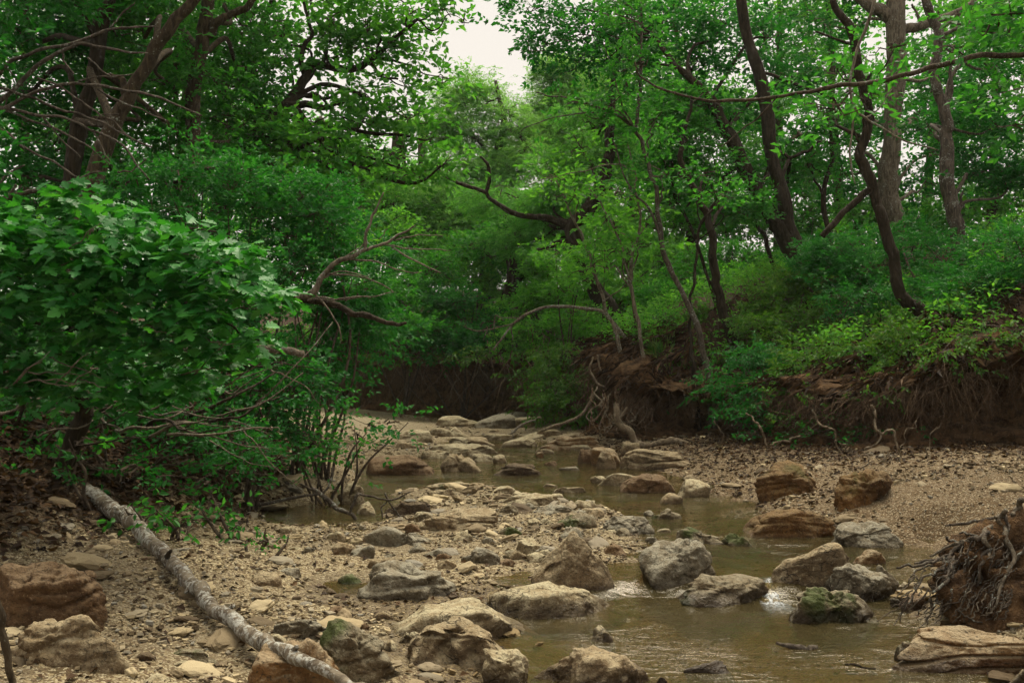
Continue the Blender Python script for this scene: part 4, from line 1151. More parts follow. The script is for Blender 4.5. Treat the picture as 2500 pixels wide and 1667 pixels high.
# the spreading oak that reaches over the creek
tree("oak_tree", "spreading oak reaching crooked limbs over the creek from the left", 'bark_dark', 16.0,
     [(520,640,60,15),(545,500,54,15.2),(580,400,46,15.5),(640,300,36,16),(690,262,30,16.2),(720,232,28,16.5),(744,186,24,16.7),(790,158,20,16.8),(850,172,18,17),(905,150,14,17),(960,95,11,17),(1020,50,8,17)],
     [[(690,262,20,16.2),(740,255,18,16.2),(790,262,14,16.2),(840,250,8,16.3)], [(744,186,14,16.7),(735,140,12,16.7),(760,80,9,16.8),(740,10,7,17)],
      [(905,150,9,17),(935,185,7,17),(970,195,5,17)], [(640,300,20,16),(700,370,16,16),(790,400,12,16),(860,440,8,16.2)],
      [(640,300,22,16),(620,180,18,16.4),(640,60,14,16.8),(700,-80,9,17)], [(700,370,10,16),(770,345,8,16),(860,330,6,16.2)]],
     [(690,70,17,110,80),(800,60,17,100,60),(900,50,17,110,60),(1010,30,17,90,45),(1090,20,17,80,38,.6),(1130,50,17,40,24,.5),(900,120,17,90,40),(1000,110,17,60,40,.5),(690,150,16.6,70,50),(820,140,17.2,60,36,.5),
      (1080,190,17.4,60,34,.5),(1000,215,17.4,80,40,.6),(910,245,16.6,110,45),(760,305,16,120,50),(880,300,16.6,110,46),(1000,290,17,80,40,.7),(660,350,15.6,100,60),(820,390,16,130,52),(950,375,16.6,100,44),
      (1050,345,17,60,36,.6),(1090,400,17,80,36,.7),(1010,420,17,80,36,.7),(700,440,15.6,120,60),(850,465,16,110,50),(760,-60,17,220,80),(940,-70,17,160,60)],
     'leaf_oak', seed=5, limbs=True, L=.12, W=.072, cov=1.95, rc=.40, per=8)

# ---------------- centre background
tree("forest_tree", "massive dark leaning trunk with a crooked limb reaching left over the bend", 'bark_dark', 22.0,
     [(1505,790,54),(1487,757,48),(1452,703,44),(1424,640,40),(1405,585,36),(1398,550,34),(1430,520,34),(1462,470,32),(1478,425,30),(1490,330,24),(1500,200,18),(1520,80,10)],
     [[(1398,550,24),(1340,536,18),(1300,530,15),(1245,520,13),(1210,495,11),(1185,474,10),(1150,455,9),(1105,442,8),(1080,425,6),(1062,392,4)],
      [(1185,474,12),(1195,440,10),(1190,405,8),(1172,382,5)], [(1405,585,18),(1350,600,12),(1310,610,7)]],
     [(1330,480,23,110,60),(1230,470,24,110,60,.7),(1400,420,23,100,70,.7),(1500,380,23,110,70,.8),(1440,300,23,110,70,.7),(1330,570,23,90,40,.8),(1270,580,23.5,90,46,.8)], 'leaf_feather', seed=6, **FEA)
tree("forest_tree", "feathery pale tree rising at the far end of the creek", 'bark_grey', 29.0,
     [(1185,760,40),(1190,650,34),(1175,540,28),(1200,420,22),(1230,300,14),(1210,200,8)],
     [[(1200,420,14),(1290,350,12),(1230,318,9),(1190,315,5)], [(1330,385,14),(1290,355,13),(1240,300,6)]],
     [(1160,225,29.5,80,50,.8),(1130,250,29.5,80,50,.6),(1060,300,29,80,46,.6),(1150,330,29,110,60,.8),(1240,290,29,80,60,.8),(1180,420,28.5,110,70),(1100,480,28,110,60,.8),(1250,400,28.5,100,70),(1150,560,28,120,60),(1060,570,27.5,90,60,.8)],
     'leaf_hazed', seed=7, **FEA)
tree("forest_tree", "tall misty tree beside the gap of sky", 'bark_grey', 31.0,
     [(1390,720,40),(1385,540,32),(1370,380,26),(1350,250,18),(1340,130,10)], (),
     [(1350,190,31,70,60,.9),(1310,285,31,60,50,.9),(1400,200,31,100,80,.8),(1370,310,30.5,110,70),(1450,250,30.5,90,80,.8),(1300,370,30,100,60),(1420,390,30,110,60)], 'leaf_hazed', seed=8, **FEA)
tree("forest_tree", "dark ivy-clad stump-like trunk among shrubs at the far bend", 'bark_dark', 25.0,
     [(1228,790,34),(1240,730,34),(1250,690,36),(1248,640,26),(1240,560,14),(1225,480,8)], [[(1250,690,14),(1290,670,8),(1330,664,5)]],
     [(1230,560,25.5,80,50,.8),(1180,610,25.5,70,46,.8),(1280,640,25.5,80,40,.8)], 'leaf_mid', seed=9, **MIDL)

# ---------------- saplings and trunks on the promontory
tree("sapling", "pale thin trunk leaning left in front of the massive leaning trunk", 'bark_pale', 17.2,
     [(1512,830,13),(1500,805,12),(1473,734,11),(1447,646,10),(1425,590,9),(1408,550,8),(1385,500,6),(1360,440,4)], [[(1473,734,4),(1520,700,3),(1550,650,2)]],
     [(1400,470,17,70,30,.5,.9),(1350,430,17,60,26,.4,.9),(1460,590,17,60,26,.4,.9)], 'leaf_bright', seed=10, thin=.8, L=.10, W=.055, cov=1.7, rc=.35, per=7)
tree("sapling", "slim sapling with spotted bark at the tip of the promontory", 'bark_pale', 16.6,
     [(1586,925,17),(1578,900,14),(1566,850,12),(1552,760,12),(1540,690,11),(1543,640,10),(1562,550,8),(1553,470,7),(1548,420,5),(1530,340,3)],
     [[(1540,690,7),(1528,640,6),(1500,560,5),(1470,500,4),(1430,450,3)], [(1548,420,4),(1500,400,3),(1420,420,3),(1330,440,2),(1290,455,2)]],
     [(1500,610,16.6,70,26,.4,.9),(1570,590,16.6,60,26,.4,.9),(1450,640,16.4,50,20,.4,.8),(1480,540,16.8,60,24,.4,.8),(1560,520,17,70,30,.5,.9),(1500,470,17,80,30,.5,.9)], 'leaf_bright', seed=11, thin=.8, L=.11, W=.06, cov=1.8, rc=.35, per=7)
tree("sapling", "tall slender tree with mottled grey bark leaning left at the bank's lip", 'bark_grey', 16.2,
     [(1735,965,26),(1729,900,23),(1715,850,20),(1700,790,19),(1662,707,18),(1630,645,18),(1615,590,17),(1608,520,16),(1600,460,15),(1580,395,14),(1565,344,13),(1552,318,12),(1560,250,11),(1566,190,10),(1566,90,9),(1566,20,8),(1570,-120,5)],
     [[(1552,318,7),(1530,295,7),(1489,275,6),(1430,255,5),(1374,241,4),(1305,226,3)], [(1552,318,6),(1500,282,5),(1430,275,4),(1340,290,3),(1270,320,2)], [(1615,590,7),(1590,520,6),(1545,470,5),(1520,420,4),(1500,350,3)],
      [(1565,344,6),(1535,290,5),(1510,230,4),(1495,170,3),(1470,110,2)]],
     [(1500,260,15.2,90,36,.6,.8),(1410,250,15.2,70,26,.4,.7),(1560,160,15.4,90,60,.7,.8),(1600,300,15.4,80,50,.6,.8),(1620,430,15.4,80,40,.6,.8),(1560,40,15.4,110,50,.7)], 'leaf_mid', seed=12, back=.7, thin=.72, L=.09, W=.045, cov=1.8, rc=.4, per=8)
tree("sapling", "thin dark whip of a sapling beside the mottled slender tree", 'bark_dark', 16.3,
     [(1694,915,10),(1688,860,9),(1686,780,8),(1690,700,7),(1698,620,7),(1712,550,6),(1740,510,5),(1775,470,3)], [[(1712,550,4),(1700,500,3),(1730,440,2)]],
     [(1760,480,15,60,30,.4,.8),(1720,430,15,50,30,.4,.8)], 'leaf_mid', seed=13, L=.09, W=.045, cov=1.6, rc=.35, per=7)
tree("forest_tree", "dark trunk with peeled pale patches leaning left behind the lip", 'bark_dark', 17.4,
     [(1803,880,36),(1795,850,31),(1780,800,27),(1762,749,25),(1748,690,24),(1741,645,23),(1739,590,22),(1728,536,20),(1700,470,18),(1680,425,17),(1662,385,15),(1672,320,11),(1690,240,7)],
     [[(1739,590,10),(1725,530,8),(1760,480,6),(1790,430,4)]],
     [(1680,330,18,100,50,.8),(1740,420,18,90,50,.7),(1640,400,18,80,40,.7),(1790,500,18,90,50,.7),(1640,500,18,80,50,.7),(1690,250,18,90,50,.8)], 'leaf_mid', seed=14, back=1.0, thin=.85, **MIDL)
tree("sapling", "slender dark stem left of the forked tree, curving right", 'bark_dark', 20.5, [(1905,730,14),(1890,650,12),(1872,590,11),(1850,540,9),(1855,470,7),(1880,400,4)], (), [(1860,450,20.5,60,40,.5),(1900,400,20.5,60,40,.5)], 'leaf_mid', seed=24, L=.09, W=.048, cov=1.8, rc=.35, per=7)
tree("sapling", "thin sapling crossing in front of the massive leaning trunk", 'bark_brown', 18.5, [(1560,830,9),(1548,760,8),(1530,650,7),(1505,560,6),(1470,480,5),(1440,400,4),(1400,330,3)], [[(1530,650,4),(1560,580,3),(1600,520,2)]], [(1420,370,18.5,60,34,.4,.8),(1580,540,18.5,60,30,.4,.8),(1470,450,18.5,60,30,.4,.8)], 'leaf_bright', seed=25, L=.095, W=.05, cov=1.8, rc=.35, per=7)
tree("sapling", "straight thin stem between the peeled trunk and the mottled slender tree", 'bark_dark', 19.0, [(1752,800,9),(1735,700,8),(1700,590,8),(1650,480,7),(1620,380,6),(1600,280,4)], (), [(1640,420,19,70,40,.5),(1610,300,19,70,44,.5)], 'leaf_mid', seed=26, L=.09, W=.048, cov=1.8, rc=.35, per=7)
tree("sapling", "dark upright stem between the forked tree and the curved-foot tree", 'bark_dark', 20.0, [(2030,690,15),(2025,600,14),(2012,480,13),(2030,380,10),(2020,280,6)], [[(2012,480,7),(1985,430,5),(1965,380,3)]], [(2030,300,20,70,50,.5),(1980,390,20,70,44,.5)], 'leaf_mid', seed=27, L=.09, W=.048, cov=1.8, rc=.35, per=7)
# ---------------- right-hand wood
tree("forest_tree", "forked dark tree with two straight stems on the right slope", 'bark_dark', 19.0,
     [(1968,700,66),(1960,655,58),(1928,600,46),(1902,555,40),(1872,510,38),(1845,459,37),(1814,402,36),(1790,350,34),(1765,306,32),(1730,240,26),(1690,200,20),(1640,150,14),(1590,80,9)],
     [[(1955,640,46),(1938,590,38),(1925,555,36),(1906,459,35),(1888,400,34),(1876,344,33),(1864,230,31),(1850,175,30),(1837,134,28),(1816,60,26),(1807,0,24),(1800,-150,18),(1800,-350,10)],
      [(1876,344,10),(1920,380,9),(1970,370,8),(2000,345,6),(2040,350,4)], [(1814,402,12),(1770,430,9),(1720,480,6)], [(1850,175,9),(1920,195,8),(1990,225,6),(2040,240,4)]],
     [(1620,60,19,110,70),(1500,60,19,110,60,.8),(1400,70,19,100,60,.8),(1330,110,19,80,50,.7),(1290,40,19,60,45,.6),(1420,150,19,110,46,.8),(1540,150,19,100,50,.8),(1680,150,19,90,50,.9),(1760,60,19,90,80),(1720,260,18.6,80,50,.8),(1600,240,19,90,50,.7),
      (1880,90,19.6,80,80,.8),(1800,280,19.4,80,60,.7),(1930,190,19.6,80,60,.7),(1900,440,20,80,60,.6),(1980,330,19.8,90,60,.7)],
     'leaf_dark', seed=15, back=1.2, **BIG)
tree("forest_tree", "dark tree with a curved foot bending up from the right bank", 'bark_dark', 14.2,
     [(2275,775,44),(2245,757,40),(2209,736,38),(2192,700,35),(2184,660,33),(2176,620,31),(2160,570,30),(2148,520,30),(2128,459,31),(2108,410,30),(2100,380,30),(2118,330,28),(2122,290,26),(2108,240,25),(2098,180,25),(2090,115,25),(2068,60,23),(2036,0,21),(1990,-120,16),(1960,-260,9)],
     [[(2128,459,18),(2090,490,17),(2050,530,17),(2010,575,16)], [(2108,410,8),(2095,350,7),(2080,300,5),(2086,250,4)], [(2090,118,9),(2060,100,7),(1990,80,5)]],
     [(2050,170,14.6,70,40,.6,.8),(2000,260,14.8,80,40,.6,.8),(2120,230,14,50,30,.4,.8),(2180,120,14,60,30,.4,.8)], 'leaf_mid', seed=16, thin=.86, L=.10, W=.055, cov=2.0, rc=.42, per=8)
tree("forest_tree", "thick pale-barked trunk, the stoutest on the right slope", 'bark_ash', 20.5,
     [(2205,680,74),(2196,600,66),(2180,520,60),(2168,459,58),(2170,400,56),(2176,344,54),(2186,230,50),(2190,115,50),(2190,30,52),(2188,-100,44),(2190,-300,26)],
     [[(2176,45,32),(2150,28,30),(2120,14,28),(2090,-8,24),(2040,-60,16)], [(2196,75,24),(2235,66,22),(2275,54,21),(2310,42,20),(2346,27,19),(2376,8,17),(2400,-25,14)], [(2250,60,9),(2240,35,7),(2222,10,5)],
      [(2180,480,8),(2210,420,7),(2250,385,6),(2290,378,5),(2330,390,4)]],
     [(2290,190,21,80,40,.7),(2250,300,21,90,60,.7),(2080,300,21,80,60,.6),(2060,420,21.5,90,60,.6),(2260,440,21,80,60,.6),(2010,60,21,60,50,.8),(2100,-60,20.5,200,70)], 'leaf_dark', seed=17, back=1.0, thin=.9, **BIG)
tree("forest_tree", "knotty trunk with flaking grey bark at the right edge of the wood", 'bark_grey', 16.2,
     [(2380,760,36),(2367,732,35),(2352,690,33),(2344,645,32),(2342,590,34),(2333,545,36),(2322,498,34),(2312,440,36),(2308,383,34),(2312,320,30),(2304,268,28),(2290,220,24),(2281,172,22),(2290,110,22),(2289,77,22),(2270,30,20),(2256,0,20),(2230,-120,14)],
     [[(2312,260,12),(2322,220,11),(2320,170,8),(2330,110,5)], [(2289,82,10),(2305,65,8),(2330,58,6),(2380,72,5),(2430,80,4)], [(2333,545,12),(2348,500,8),(2346,470,5)]],
     [(2420,180,16.4,90,50,.7),(2460,60,16,80,60,.8),(2420,300,16.4,110,70),(2380,420,16.4,100,60,.8),(2470,440,16,80,80),(2280,330,16.8,60,60,.5)], 'leaf_dark', seed=18, back=.8, **MIDL)
# the long bough that crosses the right of the view; its tree stands beyond the frame
tree("forest_tree", "tree beyond the frame sending one long bare bough across the right half", 'bark_brown', 9.5,
     [(2790,900,60),(2785,600,54),(2760,330,46),(2740,100,38),(2720,-200,26)],
     [[(2752,240,26,9.5),(2660,160,18,9.4),(2560,132,15,9.3),(2480,135,14,9.2),(2400,136,14,9.1),(2340,148,13,9),(2280,164,13,9),(2210,184,12,8.9),(2150,196,12,8.9),(2085,206,11,8.8),(2025,214,11,8.8),(1960,228,9,8.8),(1880,238,8,8.8),(1810,246,8,8.8),(1745,246,7,8.8),(1680,236,6,8.8),(1625,222,6,8.8),(1585,205,5,8.9),(1560,180,4,8.9),(1550,150,3,8.9)],
      [(1900,234,4,8.8),(1850,290,4,8.8),(1800,325,3,8.8),(1770,350,3,8.8),(1750,354,2,8.8)]],
     [(2440,60,9.4,120,60,.6,.8),(2520,200,9.4,110,60,.6),(2330,120,9.2,70,22,.3,.7),(2180,110,9,70,22,.3,.6),(2040,260,8.8,110,26,.3,.55),(1950,330,8.8,40,14,.2,.5),(2480,300,9.2,60,40,.4,.8),(2600,60,9.4,140,90,.7)], 'leaf_mid', seed=19, limbs=False, L=.10, W=.055, cov=1.7, rc=.3, per=7, wob=.01)
# ---------------- loose vines
def wood(name, label, cat, D, spec, mat='root', sides=6, knob=.15, wob=.01, group=None, seed=0, twigs=(), child="twig", kind=None):
    """a single stick, root or vine along a picture path; twigs are its side shoots"""
    pts, rad = path3(spec, D)
    base = pts[0]
    mb = MB(); add_tube(mb, pts, rad, sides, seed, knob, wob, seg=max(12, len(pts) * 6))
    o = mb.build(name, M[mat], origin=base)
    tag(o, label, cat, group, kind)
    for i, t in enumerate(twigs):
        p_, r_ = path3(t, D)
        mb = MB(); add_tube(mb, p_, r_, 5, seed + 3 + i, knob, wob, seg=max(8, len(p_) * 5))
        k = mb.build(child, M[mat], origin=base); k.parent = o; k.location = (0, 0, 0)
    return o

wood("vine", "pale bare vine hanging in a hook before the stout pale-barked trunk", "vine", 10.5,
     [(2150,-60,9),(2135,0,8),(2118,60,8),(2095,110,7),(2080,165,7),(2076,200,7),(2082,245,7),(2095,275,6),(2113,290,6),(2150,310,5),(2210,345,4),(2290,368,3)], 'bark_pale', seed=3,
     twigs=[[(2082,265,5),(2083,320,5),(2075,390,5),(2090,450,3)], [(2113,290,4),(2150,260,3),(2190,200,2)]])

# ---------------- foreground oak sapling with its big lobed leaves
LOBE = np.array([(0, .0), (.10, .035), (.20, .15), (.27, .20), (.30, .07), (.40, .27), (.47, .33), (.50, .11), (.60, .26), (.70, .31), (.72, .11), (.82, .17), (.90, .11), (1.0, .0)])
def oak_leaf_mesh(seed):
    r = np.random.default_rng(seed)
    t, w = LOBE[:, 0], LOBE[:, 1] * r.uniform(.9, 1.15)
    fwd = np.array([0, 0, .0, .03, 0, .0, .05, 0, .0, .06, 0, .02, .03, 0])
    bend, fold = r.uniform(.10, .30), r.uniform(.10, .35)
    mid = np.column_stack([t, 0 * t, -bend * t ** 2])
    wl_ = w * r.uniform(.85, 1.15, len(w)); wr_ = w * r.uniform(.85, 1.15, len(w))
    lf = np.column_stack([t + fwd, wl_, -bend * t ** 2 + fold * wl_ - .25 * wl_ ** 2])
    rt = np.column_stack([t + fwd, -wr_, -bend * t ** 2 + fold * wr_ - .25 * wr_ ** 2])
    n = len(t)
    v = np.vstack([mid, lf, rt])
    i = np.arange(n - 1)
    f = np.vstack([np.stack([i, i + 1, n + i + 1, n + i], 1), np.stack([i + 1, i, 2 * n + i, 2 * n + i + 1], 1)])
    return v, f
OLM = [oak_leaf_mesh(s) for s in range(6)]

def oak_sapling():
    base = np.array([-3.7, 6.9, gz(-3.7, 6.9) - .1])
    root = empty("oak_sapling", base)
    tag(root, "bright green oak sapling with large lobed leaves leaning in from the left", "tree")
    r = np.random.default_rng(5)
    def tb(name, spec, D, mat='bark_dark', seed=0):
        p_, r_ = path3(spec, D)
        mb = MB(); add_tube(mb, p_, r_, 8, seed, .15, .015, seg=max(14, len(p_) * 6))
        mb.build(name, M[mat], root, origin=base).location = (0, 0, 0)
    tb("trunk", [(160,1130,46,7.2),(205,1000,42,7.1),(170,900,40,7),(130,800,38,6.9),(20,770,34,6.7),(-120,750,30,6.5)], 7, seed=1)
    tb("branch", [(150,840,22,6.9),(230,770,18,6.6),(330,700,14,6.3),(450,640,10,6.1),(560,650,7,6.0),(680,720,4,5.9)], 6.5, seed=2)
    tb("branch", [(150,840,22,6.9),(210,720,18,6.7),(230,620,14,6.5),(240,560,10,6.4),(235,500,6,6.3)], 6.5, seed=3)
    tb("branch", [(330,700,10,6.3),(430,740,8,6.1),(540,790,6,6.0),(640,830,4,5.9)], 6.2, seed=4)
    tb("branch", [(130,800,18,6.9),(60,700,14,6.6),(20,620,10,6.4),(-40,560,6,6.3)], 6.5, seed=5)
    tb("branch", [(210,720,12,6.7),(330,620,10,6.4),(440,560,7,6.2),(540,570,4,6.1)], 6.3, seed=6)
    rt_ = np.random.default_rng(12)
    for q in range(22):                          # bare twigs poking out of the leaves
        x_, y_ = rt_.uniform(20, 620), rt_.uniform(560, 960); a_ = rt_.uniform(-.9, .5); l_ = rt_.uniform(60, 170); d_ = rt_.uniform(5.7, 6.1)
        tb("twig", [(x_, y_, 4, d_ + .2), (x_ + l_ * .5 * math.cos(a_), y_ + l_ * .5 * math.sin(a_) + rt_.uniform(-10, 10), 3, d_), (x_ + l_ * math.cos(a_), y_ + l_ * math.sin(a_), 1.5, d_)], 6, 'bark_ash', 50 + q)
    lobes = [(235,500,6.2,90,45),(130,560,6.2,120,50),(320,560,6.1,120,50),(430,600,6.0,120,50),(560,620,5.9,90,40),(30,560,6.2,90,50),(60,640,6.1,120,60),(220,640,6.0,140,60),(380,680,5.9,140,55),(540,690,5.8,120,45),
             (660,720,5.8,70,34),(120,720,6.1,150,60),(300,770,6.0,150,60),(480,780,5.9,130,45),(600,830,5.9,70,34),(20,780,6.3,100,60),(400,850,6.1,110,36),(180,830,6.3,110,40),(60,880,6.5,110,44),(250,900,6.4,120,40),(520,870,6.2,90,34),(390,920,6.4,80,30),(90,940,6.6,120,40),(280,955,6.5,120,34),(460,935,6.4,100,34),(-20,860,6.4,80,60)]
    B, A, N, L = [], [], [], []
    for (px, py, D, rx, ry) in lobes:
        c = P(px, py, D); sx, sz = rx / FPX * D, ry / FPX * D
        k = int(math.pi * sx * sz / 0.00055)
        nt_ = max(4, k // 7)                      # leaves sit in rosettes at twig ends
        tip = c + ball(nt_, r) * np.array([sx, 0.38, sz])
        ang = r.uniform(0, 2 * np.pi, (nt_, 7))
        d = np.stack([np.cos(ang), np.sin(ang) * .9, r.uniform(-.55, .25, ang.shape)], -1)
        b = tip[:, None, :] + r.normal(size=d.shape) * .035
        nn = np.array([0, -.18, 1.0]) + r.normal(size=d.shape) * .38
        B.append(b.reshape(-1, 3)); A.append(d.reshape(-1, 3)); N.append(nn.reshape(-1, 3)); L.append(r.uniform(.075, .135, nt_ * 7))
    B, A, N, L = np.vstack(B), unit(np.vstack(A)), np.vstack(N), np.concatenate(L)
    N = unit(N - A * (N * A).sum(1, keepdims=True)); S = np.cross(N, A)
    # the largest in view one by one, the others joined
    px = CX + FPX * B[:, 0] / B[:, 1]; py = HORY + FPX * (HCAM - B[:, 2]) / B[:, 1]
    score = (L / B[:, 1]) * np.abs(N[:, 1] * .9 + N[:, 2] * .25) * ((px > 5) & (px < 760)) + 1e-3 * (py < 720) - B[:, 1] * 2e-3
    order = np.argsort(-score)
    single, rest = order[:300], order[300:]
    from mathutils import Matrix
    meshes = []
    for v, f in OLM:
        mb = MB(); mb.add(v, f); meshes.append(mb.mesh("oak_leaf", M['leaf_oak_near'], smooth=False))
    for q, i in enumerate(single):
        o = bpy.data.objects.new("leaf", meshes[q % 6]); COL.objects.link(o)
        mt = np.eye(4); mt[:3, 0] = A[i] * L[i]; mt[:3, 1] = S[i] * L[i]; mt[:3, 2] = N[i] * L[i]; mt[:3, 3] = B[i] - base
        o.parent = root
        o.matrix_basis = Matrix(mt.tolist())
    mb = MB()
    for k in range(6):
        sel = rest[k::6]
        v, f = OLM[k]
        w = B[sel][:, None, :] + L[sel][:, None, None] * (v[None, :, 0:1] * A[sel][:, None, :] + v[None, :, 1:2] * S[sel][:, None, :] + v[None, :, 2:3] * N[sel][:, None, :])
        mb.add(w.reshape(-1, 3), (f[None] + (np.arange(len(sel)) * len(v))[:, None, None]).reshape(-1, 4))
    o = mb.build("leaves", M['leaf_oak_near'], root, smooth=False); o.location = -root.location
    o["kind"] = "stuff"
    STAT['oak'] = len(B)
oak_sapling()

# ---------------- shrubs on the left bank
SM = dict(L=.058, W=.034, cov=2.6, rc=.30, per=9, flat=.6)
shrub("shrub", "dense small-leaved shrub filling the space above the oak sapling", [(590,470,10.4,130,60),(520,400,10.6,110,50),(660,420,10.8,110,60),(430,450,10.2,90,50),(720,500,10.6,100,60),(330,440,10,90,40)], 'leaf_shrub', (560,900,10.6), 31, **SM)
shrub("shrub", "leafy shrub behind the grey dead branch at the left", [(700,580,10.6,120,60),(800,560,11,100,70),(820,650,11,110,60),(720,680,10.2,110,60),(880,620,11.4,80,60),(790,480,11,90,50)], 'leaf_shrub', (720,1000,10.6), 32, **SM)
shrub("shrub", "tall shrub whose sprays droop towards the sandbar", [(850,740,11.4,110,60),(900,800,11.6,70,50),(840,850,11.4,100,50),(780,790,11,100,60),(850,910,11.6,60,30,.4,.6),(740,910,11.2,90,50),(760,960,11,50,24,.4,.6)], 'leaf_shrub', (790,1060,11), 33, hang=.25, **SM)
shrub("shrub", "dim shrub in the shade below the oak sapling", [(640,880,9.4,120,60),(720,950,9.6,110,60),(600,960,9,110,50),(680,1020,9.4,100,46),(540,870,9,100,50,.6,.7),(470,940,8.6,100,50,.6,.6)], 'leaf_shrub', (610,1120,9.2), 34, **SM)
shrub("shrub", "low bright shrub at the creek's edge beside the driftwood tangle", [(780,1085,9.9,50,28,.4),(740,1050,9.9,50,32,.4),(760,1115,9.8,36,20,.3,.8)], 'leaf_mid', (795,1140,9.9), 35, **SM)
shrub("shrub", "single leafy spray arching from the bank over the pale shelf", [(905,1042,9.8,34,13,.15,.8),(945,1028,9.8,34,12,.15,.8),(870,1060,9.8,34,15,.15,.8),(975,1014,9.8,22,9,.1,.8)], 'leaf_shrub', (815,1130,9.9), 36, stems=3, **SM)
shrub("shrub", "sprawling leafy seedling beside the upper part of the fallen trunk", [(330,1260,6.7,60,26,.2,.5),(400,1270,6.7,60,26,.2,.5),(450,1300,6.6,50,22,.2,.5)], 'leaf_mid', (400,1330,6.75), 37, stems=5, L=.06, W=.033, cov=2.2, rc=.14, per=6, kind='oval')
shrub("shrub", "small leafy seedling on the litter right of the fallen trunk", [(560,1255,7.2,50,20,.15,.5),(520,1235,7.2,40,18,.15,.5),(600,1270,7.1,26,14,.12,.5)], 'leaf_mid', (555,1290,7.2), 38, stems=4, L=.06, W=.033, cov=2.2, rc=.14, per=6, kind='oval')
shrub("shrub", "tiny weed growing on the shingle beside the trunk", [(640,1322,6.9,22,14,.1,.7)], 'leaf_mid', (640,1345,6.9), 39, stems=3, L=.035, W=.02, cov=2.0, rc=.08, per=6)
shrub("shrub", "few-leaved seedling on the shaded left slope", [(200,1075,7,40,20,.2,.5),(175,1100,7,30,16,.2,.5)], 'leaf_mid', (190,1160,7), 40, stems=3, L=.07, W=.04, cov=1.6, rc=.14, per=5, kind='oval')

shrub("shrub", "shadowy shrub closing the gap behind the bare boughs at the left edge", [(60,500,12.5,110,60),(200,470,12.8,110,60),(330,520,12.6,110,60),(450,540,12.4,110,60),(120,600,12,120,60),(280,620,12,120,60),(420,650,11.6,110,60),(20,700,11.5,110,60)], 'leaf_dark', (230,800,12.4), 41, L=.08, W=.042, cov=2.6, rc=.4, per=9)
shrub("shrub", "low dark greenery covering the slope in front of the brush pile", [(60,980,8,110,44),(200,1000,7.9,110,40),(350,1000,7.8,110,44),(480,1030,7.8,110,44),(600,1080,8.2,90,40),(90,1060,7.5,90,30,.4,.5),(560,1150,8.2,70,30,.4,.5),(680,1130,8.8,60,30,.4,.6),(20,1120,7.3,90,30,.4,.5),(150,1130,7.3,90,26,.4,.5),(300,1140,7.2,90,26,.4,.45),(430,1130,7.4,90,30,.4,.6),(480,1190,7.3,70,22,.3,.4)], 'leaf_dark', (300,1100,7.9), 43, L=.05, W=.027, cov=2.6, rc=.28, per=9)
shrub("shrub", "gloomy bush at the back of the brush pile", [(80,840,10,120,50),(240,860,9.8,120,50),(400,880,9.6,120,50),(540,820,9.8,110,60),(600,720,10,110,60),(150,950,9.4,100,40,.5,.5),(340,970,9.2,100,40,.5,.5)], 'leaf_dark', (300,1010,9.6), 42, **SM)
# ---------------- shrubs along the far bend and the promontory
FS = dict(L=.075, W=.04, cov=2.6, rc=.36, per=9)
shrub("shrub", "shrub crowning the dark far bank at the left of the bend", [(960,720,23,110,60),(880,700,22,90,60),(1000,800,22.6,120,46),(920,800,22,90,46),(1060,660,24,90,60)], 'leaf_mid', (980,900,23), 51, **FS)
shrub("shrub", "shrub draping over the middle of the dark far bank", [(1130,740,23.5,110,50),(1120,830,22.8,110,40),(1200,800,22.6,90,46),(1060,850,22.6,90,36)], 'leaf_shrub', (1130,900,23.4), 52, **FS)
shrub("shrub", "bright shrub under the massive leaning trunk", [(1290,740,22.6,90,50),(1350,720,22.4,90,50),(1330,810,21.6,100,40),(1420,790,21,80,40),(1260,830,22,70,40)], 'leaf_bright', (1330,870,22), 53, **FS)
shrub("shrub", "curtain of green hanging down the bank beside the root-bound corner", [(1370,880,19.4,70,46),(1360,950,19,60,50),(1400,1000,18.6,46,36,.4),(1330,1000,19.2,36,30,.4,.7),(1420,930,18.8,46,46,.4)], 'leaf_bank', (1390,860,19.6), 54, hang=.5, L=.06, W=.03, cov=2.7, rc=.3, per=9)
shrub("shrub", "light green undergrowth glowing behind the promontory", [(1420,700,24,80,50),(1350,650,25,90,50),(1480,650,25,90,50),(1560,700,24,90,50),(1620,640,25,90,60),(1540,620,26,100,50)], 'leaf_bright', (1480,790,24.5), 55, **FS)
shrub("shrub", "undergrowth on the slope behind the mottled slender tree", [(1640,720,22,90,46),(1700,680,23,90,60),(1620,790,19.5,70,30),(1780,640,23,100,60),(1850,700,21,90,50)], 'leaf_mid', (1700,790,22), 56, **FS)
shrub("shrub", "trailing greenery over the lip of the dark far bank", [(950,865,22.8,70,20,.4,.5),(1040,872,22.4,60,16,.4,.4),(1180,868,21.8,80,20,.4,.5),(1275,900,21,50,30,.4,.6)], 'leaf_bank', (1120,860,23.4), 57, hang=.35, L=.07, W=.035, cov=2.2, rc=.3, per=9)
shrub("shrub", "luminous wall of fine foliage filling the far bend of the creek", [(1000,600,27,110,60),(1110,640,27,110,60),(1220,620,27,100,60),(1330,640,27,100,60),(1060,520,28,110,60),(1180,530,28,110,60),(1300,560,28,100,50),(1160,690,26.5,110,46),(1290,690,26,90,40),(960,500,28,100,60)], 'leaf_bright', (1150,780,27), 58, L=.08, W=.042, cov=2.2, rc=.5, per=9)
shrub("shrub", "bright leafy screen closing the gaps behind the forked tree", [(1640,540,27,110,60),(1760,560,27,110,60),(1880,540,27,110,60),(2000,560,26.5,110,60),(2110,540,26.5,100,60),(2240,540,26,110,60),(2370,520,25,110,60),(2480,500,24,100,60),(1950,470,28,90,50,.8,.7)], 'leaf_oak', (2000,700,27), 59, L=.09, W=.05, cov=1.6, rc=.5, per=9)
